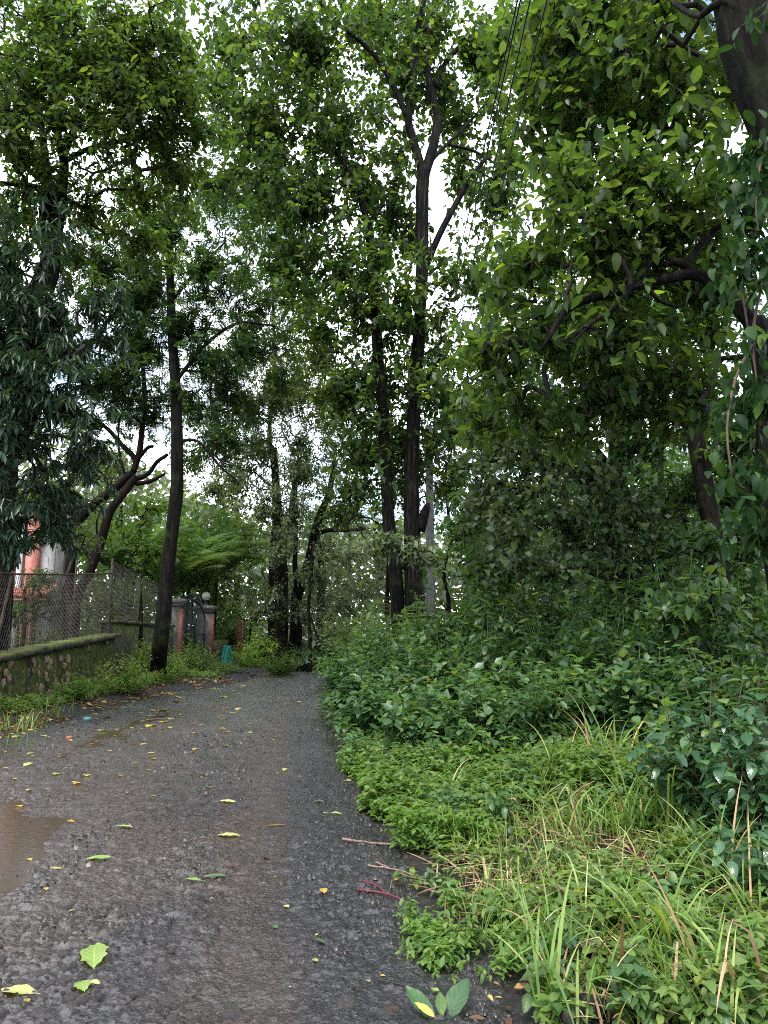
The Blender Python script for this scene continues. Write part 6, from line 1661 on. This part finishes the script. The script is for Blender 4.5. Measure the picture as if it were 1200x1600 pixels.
# grasses
for (u, v, nb, L, W_, sp, az, lab) in (
        (868, 1585, 9, .62, .022, .05, None, 'tall grass clump nearest the mud with one blade bent down to the soil'),
        (845, 1500, 8, .55, .016, .06, None, 'grass clump at the back of the bright herbs'),
        (1045, 1500, 14, .68, .024, .07, None, 'tallest broad-bladed grass clump in the middle of the near bank'),
        (1010, 1545, 10, .55, .022, .08, 3.4, 'yellowing grass clump fallen towards the road'),
        (1150, 1560, 12, .6, .03, .10, 2.9, 'broad pale grass clump lying over the weeds at the edge'),
        (905, 1330, 14, .75, .022, .10, None, 'grass clump standing in the cut straw'),
        (880, 1260, 16, .8, .02, .14, None, 'grass clump arching over the herb carpet'),
        (960, 1240, 16, .85, .024, .14, None, 'grass clump beside the ribbed shrub'),
        (1000, 1330, 18, .8, .022, .12, None, 'dense grass clump in front of the ribbed shrub'),
        (1080, 1330, 18, .8, .022, .12, None, 'grass clump below the overhanging ribbed leaves'),
        (1150, 1420, 16, .65, .02, .14, None, 'shaded grass clump under the ribbed shrub'),
        (930, 1440, 12, .5, .018, .12, None, 'short grass clump between the straw and tallest clump'),
        (1190, 1480, 10, .7, .016, .08, None, 'thin upright grass clump at the edge'),
        (780, 1385, 9, .35, .014, .12, None, 'sparse grass tuft where the straw meets the mud'),
        (1100, 1590, 12, .45, .02, .12, None, 'grass tuft at the very front of the bank'),
        (945, 1590, 10, .4, .016, .1, None, 'grass tuft between charred log and front weeds'),
        (715, 1250, 5, .5, .012, .06, None, 'lone thin grass tuft rising from the herb carpet')):
    g = G(u, v, .03)
    grass_clump(lab, g.x, g.y, int(nb * 1.9), L * 1.05, W_ * .68, rng, sp * 1.4, lean=(.12, 1.75), kinks=.32, az=az, group='grass clumps on the near bank', dry=.18)
for (u, v, nb, L, lab) in ((20, 1130, 16, .55, 'pale weedy grass tuft at the left end of the verge'), (60, 1110, 16, .5, 'thin grass tuft below the pale wall stones'), (100, 1095, 14, .45, 'grass tuft beside the low bright shrub'), (8, 1158, 12, .4, 'drooping grass tuft closest to the puddle'), (40, 1132, 14, .45, 'bushy grass tuft between the puddle end and wall stones'), (85, 1112, 14, .4, 'low grass tuft at the edge of the leaf litter')):
    g = G(u, v, .1)
    grass_clump(lab, g.x, g.y, nb * 2, L * .85, .014, rng, .35, group='grass tufts on the left verge', dry=.1, nseg=6)

# wild grass among the herbs
sp = []
while len(sp) < 2600:
    y = 3.2 * (11 / 3.2) ** rng.rand(); x = xr(y) + .1 + rng.rand() * 4.2
    if x > .62 * y + .4: continue
    dens = vnoise(np.array([[x * 1.6, y * 1.6, 17.]]))[0]
    if dens + .25 * sm(.3, 1.4, x - xr(y)) < .5 + (y > 7) * .08: continue
    g = rng.rand()
    sp.append(((x, y, ground_at(x, y) - .02), rng.rand() * 6.28, (.05 + .4 * g, .5 + 1.3 * rng.rand()), rng.uniform(.14, .42), rng.uniform(.004, .011), 4, rng.rand()))
link('wild_grass', blades_mesh('wild_grass', sp, M['grass'], (0, 0, 0), rng), None, 'stuff')

# cut straw lying about
def straw(name, n, region, Lr):
    sp = []
    while len(sp) < n:
        u, v = rng.uniform(region[0], region[2]), rng.uniform(region[1], region[3])
        if rng.rand() > .35 + .9 * vnoise(np.array([[u / 60., v / 45., 2.]]))[0]: continue
        g = G(u, v, .04)
        if g.x < xr(g.y) - .02: continue
        sp.append(((g.x, g.y, ground_at(g.x, g.y) + .01 + .07 * rng.rand()), rng.rand() * 6.28, (1.1 + .35 * rng.rand(), 1.5 + .3 * rng.rand()), rng.uniform(*Lr), .009, 4, rng.rand()))
    link(name, blades_mesh(name, sp, M['straw'], (0, 0, 0), rng), None, 'stuff')
straw('cut_straw', 430, (680, 1265, 1060, 1420), (.1, .38))
straw('dry_stalks', 240, (850, 1420, 1200, 1600), (.08, .3))
sp = []
for k in range(260):
    u, v = rng.uniform(690, 1060), rng.uniform(1270, 1440); g = G(u, v, .02)
    if g.x < xr(g.y): continue
    sp.append(((g.x, g.y, ground_at(g.x, g.y) - .01), rng.rand() * 6.28, (0, .25), rng.uniform(.05, .16), .01, 2, .2 * rng.rand()))
link('cut_stubble', blades_mesh('cut_stubble', sp, M['straw'], (0, 0, 0), rng), None, 'stuff')

# ================================================================ SMALL THINGS
rng = np.random.RandomState(51)
def ragged_leaf(L, wl, seed, lobes=True):
    """fallen leaf: wavy, torn outline, curled"""
    r = np.random.RandomState(seed); n = 12; V, F = [], []
    for i in range(n + 1):
        t = i / n
        w = wl * .5 * (math.sin(math.pi * min(.97, .04 + t * .95)) ** .75) * (1 - .15 * t)
        for s in (-1, -.5, 0, .5, 1):
            e = w * s * (1 + (.28 * (r.rand() - .5) if abs(s) == 1 else 0) * (1.5 if lobes else .4))
            z = .10 * abs(s) ** 1.5 * wl * (.4 + r.rand() * .7) + .12 * math.sin(t * 3.2) * wl + .05 * wl * (r.rand() - .5)
            V.append((e * L, (t - .5) * L + (.02 * L * (r.rand() - .5)), z * L * .8))
    for i in range(n):
        for j in range(4): a = i * 5 + j; F.append((a, a + 1, a + 6, a + 5))
    V += [(-.008 * L, -.5 * L, .03 * L), (.008 * L, -.5 * L, .03 * L), (0.01 * L, -.68 * L, .02 * L), (-.004 * L, -.68 * L, .02 * L)]
    F.append((65, 66, 67, 68))
    V = np.array(V)
    luv = np.array([((j - 2) / 2, i / n) for i in range(n + 1) for j in range(5)] + [(0, 0)] * 4)
    return V, F, luv
def leaf_mesh(L, wl, seed, mat, lobes=True):
    V, F, luv = ragged_leaf(L, wl, seed, lobes)
    fl = np.array([i for f in F for i in f]); ft = np.array([len(f) for f in F])
    return mesh_np('fallen_leaf', V, fl, ft, M[mat], {'rnd': np.full(len(V), .0), 'luv': luv}, True)
def drop_leaf(u, v, px, wl, mat, label, rot, seed, group=None, cat='leaf'):
    g = G(u, v); L = px * pxm(v, g.y) * (1.0 if abs(math.sin(rot)) > .5 else 1.8)
    z = road_at(g.x, g.y)
    z = max(road_at(g.x + dx, g.y + dy) for dx in (-.02, 0, .02) for dy in (-.02, 0, .02))
    if channel(np.array([g.x]), np.array([g.y]))[0] > .3: z = max(z, WATER_Z)
    o = link('fallen_leaf', leaf_mesh(L, wl, seed, mat)); o.location = (g.x, g.y, z + .004); o.rotation_euler = (rng.uniform(-.1, .1), rng.uniform(-.1, .1), rot)
    return tag(o, label, cat, group)
PI = math.pi
for k, (u, v, px, wl, mat, rot, lab) in enumerate((
        (147, 1503, 44, .55, 'yellowgreen', .35, 'ragged bright green leaf lying tip-up on the near tarmac'),
        (26, 1559, 62, .5, 'yellowgreen', 1.3, 'large yellow-green leaf lying by the bedded stones'),
        (40, 1577, 14, .8, 'yellow', 1.0, 'small orange-yellow leaf just below the large yellow-green one'),
        (128, 1553, 24, .6, 'yellowgreen', .5, 'torn pale leaf scrap among the bedded stones'),
        (146, 1550, 20, .7, 'yellowgreen', 1.2, 'second torn pale scrap beside the bedded stones'),
        (335, 1378, 34, .4, 'darkfallen', 1.5, 'dark wet crumpled leaf in the middle of the road'),
        (302, 1383, 26, .4, 'yellowgreen', 1.3, 'yellowed leaf tip touching the dark crumpled leaf'),
        (153, 1350, 36, .45, 'yellowgreen', 1.75, 'long pale leaf lying left of the dark crumpled one'),
        (357, 1313, 36, .45, 'yellowgreen', 1.4, 'pale lobed leaf near the road centre'),
        (355, 1259, 27, .4, 'yellowgreen', 1.2, 'pale narrow leaf beyond the lobed one'),
        (192, 1303, 22, .45, 'yellowgreen', 1.6, 'lone pale leaf on the brown silt'),
        (323, 1235, 27, .4, 'darkfallen', 1.6, 'serrated dull green leaf on the far side of the narrow pale leaf'),
        (88, 1358, 21, .4, 'yellow', 1.5, 'thin yellow leaf at the edge of the puddle'),
        (46, 1338, 12, .8, 'yellow', .8, 'small orange leaf by the puddle'),
        (447, 1421, 11, .9, 'yellowgreen', .8, 'round pale leaf scrap on the smooth right half of the road'),
        (505, 1402, 11, .7, 'yellow', 0.2, 'crumpled mustard leaf near the red stems'),
        (525, 1279, 17, .7, 'yellowgreen', 1.4, 'pale oval leaf near the herbs at the road edge'),
        (498, 1260, 17, .8, 'darkfallen', 1.4, 'flat grey-green leaf beside the pale oval one'),
        (543, 1225, 11, .9, 'yellow', 1.2, 'yellow leaf close under the herb edge'),
        (556, 1220, 11, .8, 'yellow', .6, 'second yellow leaf close under the herb edge, nearer the plants'),
        (30, 1256, 13, .9, 'yellow', .9, 'vivid yellow curled leaf on the wet rut'),
        (110, 1283, 13, .7, 'yellow', 1.4, 'half-brown curled leaf right of the wet rut'),
        (240, 1190, 9, 1., 'yellow', .7, 'yellow leaf pair on the damp middle track'),
        (360, 1361, 14, .5, 'litter', 1.2, 'brown dead leaf right of the dark crumpled one'),
        (65, 1398, 14, .6, 'litter', 1.3, 'brown leaf just below the puddle'),
        (430, 1292, 30, .25, 'litter', 1.5, 'dark shrivelled leaf on the rough tarmac'),
        (500, 1487, 18, .5, 'darkfallen', .9, 'flattened green sprig on the right half of the road'),
        (492, 1514, 13, .7, 'yellowgreen', .8, 'pale folded leaf scrap below the green sprig'),
        (430, 1455, 12, .7, 'darkfallen', .6, 'small green leaf scrap left of the green sprig'),
        (575, 1546, 9, .8, 'yellowgreen', .6, 'pale leaf scrap on the black mud'),
        (680, 1562, 14, .8, 'yellowgreen', .9, 'pale square leaf scrap below the bright herbs'),
        (612, 1592, 24, .6, 'litter', 1.1, 'russet dead leaf at the bottom edge of the mud'),
        (745, 1597, 24, .5, 'litter', 1.3, 'rust-brown leaf beside the dock leaves'),
        (660, 1311, 10, .9, 'yellow', .4, 'orange-yellow leaf caught on the herbs'))):
    drop_leaf(u, v, px, wl, mat, lab, rot, 100 + k)
# the small ones that nothing tells apart
for (n, reg, pxr, mats, an, lab, grp) in (
        (80, (120, 1068, 400, 1150), (5, 11), ('yellow', 'yellow', 'litter', 'yellowgreen'), AN_VERGE, 'on the verge', 'leaves fallen on the verge'),
        (40, (0, 1130, 260, 1250), (5, 11), ('yellow', 'yellowgreen', 'litter'), AN_LEFT, '', 'leaves fallen on the left of the road'),
        (24, (300, 1070, 560, 1240), (4, 8), ('yellow', 'yellowgreen', 'litter'), AN_FAR, 'on the far road', 'leaves fallen on the far road'),
        (30, (40, 1260, 600, 1580), (3, 8), ('yellowgreen', 'litter', 'litter'), AN_NEAR, '', 'leaf scraps on the near road')):
    for k in range(n):
        u, v = rng.uniform(reg[0], reg[2]), rng.uniform(reg[1], reg[3])
        g = G(u, v)
        if g.x > xr(g.y): continue
        mt = mats[rng.randint(len(mats))]; wl_ = rng.uniform(.5, .9); pz = rng.uniform(*pxr)
        nm = ('tiny ' if pz < pxr[0] + 2.4 else 'small ') + {'yellow': 'yellow', 'yellowgreen': 'pale green', 'litter': 'brown'}[mt] + (' narrow' if wl_ < .66 else ' round') + ' fallen leaf '
        drop_leaf(u, v, pz, wl_, mt, (nm + near(g.x, g.y, an) + ' ' + lab).strip(), rng.uniform(0, 6.28), 300 + rng.randint(9), grp)
# litter on the verge, uncountable
N = 2600
yy = rng.uniform(11, 26, N); off = rng.rand(N) ** .7
xx = np.array([xl(y) - 1.5 * o + .55 * rng.rand() for y, o in zip(yy, off)])
ok = vnoise(np.stack([xx * 1.5, yy * 1.2, 0 * xx], 1)) > .4; xx, yy = xx[ok], yy[ok]
zz = np.array([max(ground_at(a, b), road_at(a, b)) for a, b in zip(xx, yy)]) + .012
n = len(xx); d = rng.randn(n, 3); d[:, 2] *= .12; nr = np.array([[0, 0, 1.]]) + rng.randn(n, 3) * .3
L = rng.uniform(.04, .12, n)
v, lo, t, at = leaf_arrays(T_OVAL, np.stack([xx, yy, zz], 1), d, nr, L, L * .6, .15, .3, rng.rand(n))
link('leaf_litter', mesh_np('leaf_litter', v, lo, t, M['litter'], at), None, 'stuff')
# litter, twigs and crumbs of bark in the right-hand undergrowth
N = 1500
pts = herb_points(N, lambda x, y, d: y < 9)
d = rng.randn(N, 3); d[:, 2] *= .15; nr = np.array([[0, 0, 1.]]) + rng.randn(N, 3) * .3; L = rng.uniform(.02, .08, N)
z = np.array([ground_at(a, b) + .012 for a, b in pts])
v, lo, t, at = leaf_arrays(T_LANCE, np.column_stack([pts, z]), d, nr, L, L * .45, .1, .3, rng.rand(N) * .6)
link('bank_litter', mesh_np('bank_litter', v, lo, t, M['litter'], at), None, 'stuff')

# sticks and stalks on the mud
def stick(pts, r, mat, label, name='stick', cat='stick', group=None):
    q = []
    for u, v in pts:
        g = G(u, v, .015); q.append(Vector((g.x, g.y, road_at(g.x, g.y) + r * .8 + .006)))
    sp = smooth_path([(p, r) for p in q], .05)
    mb = MB(); mb.tube(sp[:, :3] + (rng.rand(len(sp), 3) - .5) * r * .8, r * np.linspace(1, .6, len(sp)), 6)
    return solo(name, mb, M[mat], label, cat, q[0])
stick([(535, 1322), (600, 1319), (668, 1312), (722, 1300)], .011, 'deadwood', 'long dry stalk lying from the mud into the weeds')
stick([(575, 1357), (620, 1362), (660, 1372)], .007, 'deadwood', 'short dry stalk on the mud, farther one of the crossing pair')
stick([(588, 1352), (640, 1368), (700, 1378)], .006, 'deadwood', 'short dry stalk on the mud, nearer one of the crossing pair')
stick([(558, 1397), (590, 1401), (620, 1410), (652, 1416)], .007, 'red_stem', 'crimson plant stem lying on the black mud', 'plant_stem', 'stem')
stick([(565, 1386), (592, 1392), (604, 1405)], .005, 'red_stem', 'short crimson stem crossing the long crimson one', 'plant_stem', 'stem')
stick([(612, 1378), (608, 1396), (603, 1404)], .005, 'deadwood', 'pale twig beside the crimson stems')
stick([(612, 1465), (650, 1463), (690, 1465), (718, 1478)], .006, 'char', 'grey twig running under the bright herbs')
stick([(606, 1432), (622, 1452), (634, 1462)], .004, 'char', 'thin dark twig left of the bright herbs')
stick([(590, 1538), (630, 1545), (650, 1562)], .004, 'char', 'thin dark rootlet on the near black mud')
stick([(220, 1123), (245, 1122), (268, 1121)], .012, 'straw' if False else 'deadwood', 'pale stick lying at the left road edge')
stick([(640, 1375), (690, 1385), (740, 1400), (770, 1402)], .012, 'deadwood', 'pinkish dead stalk between straw and bright herbs')

# charred logs
def log(a, b, r, label):
    p, q = G(*a, .05), G(*b, .05); p.z = road_at(p.x, p.y) + r * .5; q.z = road_at(q.x, q.y) + r * .5
    sp = smooth_path([(p, r), ((p + q) / 2 + Vector((0, 0, .02)), r * 1.1), (q, r * .8)], .04)
    mb = MB(); mb.tube(sp[:, :3], sp[:, 3] * (1 + .3 * (rng.rand(len(sp)) - .5)), 9, True, .25, rng)
    solo('charred_log', mb, M['char'], label, 'log', p)
log((700, 1256), (772, 1272), .035, 'charred branch half buried in the herb carpet')
log((878, 1590), (935, 1565), .05, 'charred log end poking out at the foot of the near grass')
log((905, 1475), (945, 1480), .04, 'short burnt log among the near weeds')

# dock leaves at the bottom edge
g = G(690, 1592)
t = thing('dock_plant', 'broad crinkled dock leaves at the bottom edge of the mud', 'plant', (g.x, g.y, 0))
for (u, v, L, az, ln, mat) in ((704, 1590, .20, .9, (.9, 1.2), 'bank'), (668, 1594, .17, 2.4, (.9, 1.35), 'bank'), (690, 1594, .10, 1.6, (.5, 1.1), 'herb'), (672, 1600, .09, 2.9, (1., 1.5), 'yellow')):
    q = G(690, 1600); d = Vector((math.cos(az), math.sin(az), .55)).normalized()
    me = leaf_mesh(L, .48, int(az * 10), mat, False)
    o = link('leaf', me, t); y_ = d; z_ = Vector((0, -.25, 1)); x_ = y_.cross(z_).normalized(); z_ = x_.cross(y_)
    p = G(u, v) + d * L * .3 - Vector((g.x, g.y, 0)); p.z = .05
    o.matrix_local = Matrix(((x_.x, y_.x, z_.x, p.x), (x_.y, y_.y, z_.y, p.y), (x_.z, y_.z, z_.z, p.z), (0, 0, 0, 1)))
mb = MB(); mb.tube([(g.x, g.y - .05, -.03), (g.x, g.y, .04)], .012, 6); mb.build('stalk', M['green_stem'], t)

# rubble by the gate
AN_RUB = anchors((305, 1062, 'at the end near the leaning tree'), (325, 1056, 'in front of the gate shrub'), (345, 1050, 'below the teal sheet'), (365, 1052, 'just right of the teal sheet'), (395, 1052, 'at the end near the bend'), (380, 1060, 'at the tarmac edge'))
for k in range(34):
    u = rng.uniform(302, 400); v = 1050 + rng.uniform(-4, 9) + (u < 330) * 4
    g = G(u, v, .12)
    s = rng.uniform(.08, .2)
    o = put_mesh('rubble_stone', ROCKS[rng.randint(7)], (g.x, g.y, max(ground_at(g.x, g.y), road_at(g.x, g.y)) + s * .15), (rng.uniform(-.4, .4), rng.uniform(-.4, .4), rng.uniform(0, 6.3)), (s, s, s * .8))
    tag(o, ('big' if s > .15 else 'small') + ' dark rubble stone ' + near(g.x, g.y, AN_RUB), 'stone', 'rubble in front of the gate')
# concrete stubs in the thicket
for (u, v, Y, w, h, lab) in ((1047, 1060, 8.3, .13, .55, 'pale concrete stub post standing in the thicket below the long-leaved bush'),):
    x, y = at_px(u, v, Y); z = ground_at(x, y)
    t = thing('stub_post', lab, 'post', (x, y, z))
    mb = MB(); mb.box((x, y, z + h / 2), (w, w, h + .2), .3, .94); mb.build('shaft', M['concrete'], t)
    mb = MB(); mb.box((x, y, z + h + .12), (w * .92, w * .92, .05), .3, .8); mb.build('weathered_head', M['concrete'], t)
# bottle cap and a brick crumb on the verge
g = G(136, 1129); mb = MB(); mb.lathe((g.x, g.y, road_at(g.x, g.y) + .015), [(.06, -.02), (.068, .02), (.06, .045), (.03, .05)], 14)
solo('plastic_cup', mb, M['cap'], 'small pale teal plastic cup lying on the dark verge', 'cup', (g.x, g.y, 0), None, True)
g = G(108, 1154); o = put_mesh('brick_fragment', stone_meshes(1, 'tile', 77)[0], (g.x, g.y, road_at(g.x, g.y) + .02), (0, 0, .4), (.1, .07, .07)); tag(o, 'reddish brick fragment on the dark left side of the road', 'brick fragment')
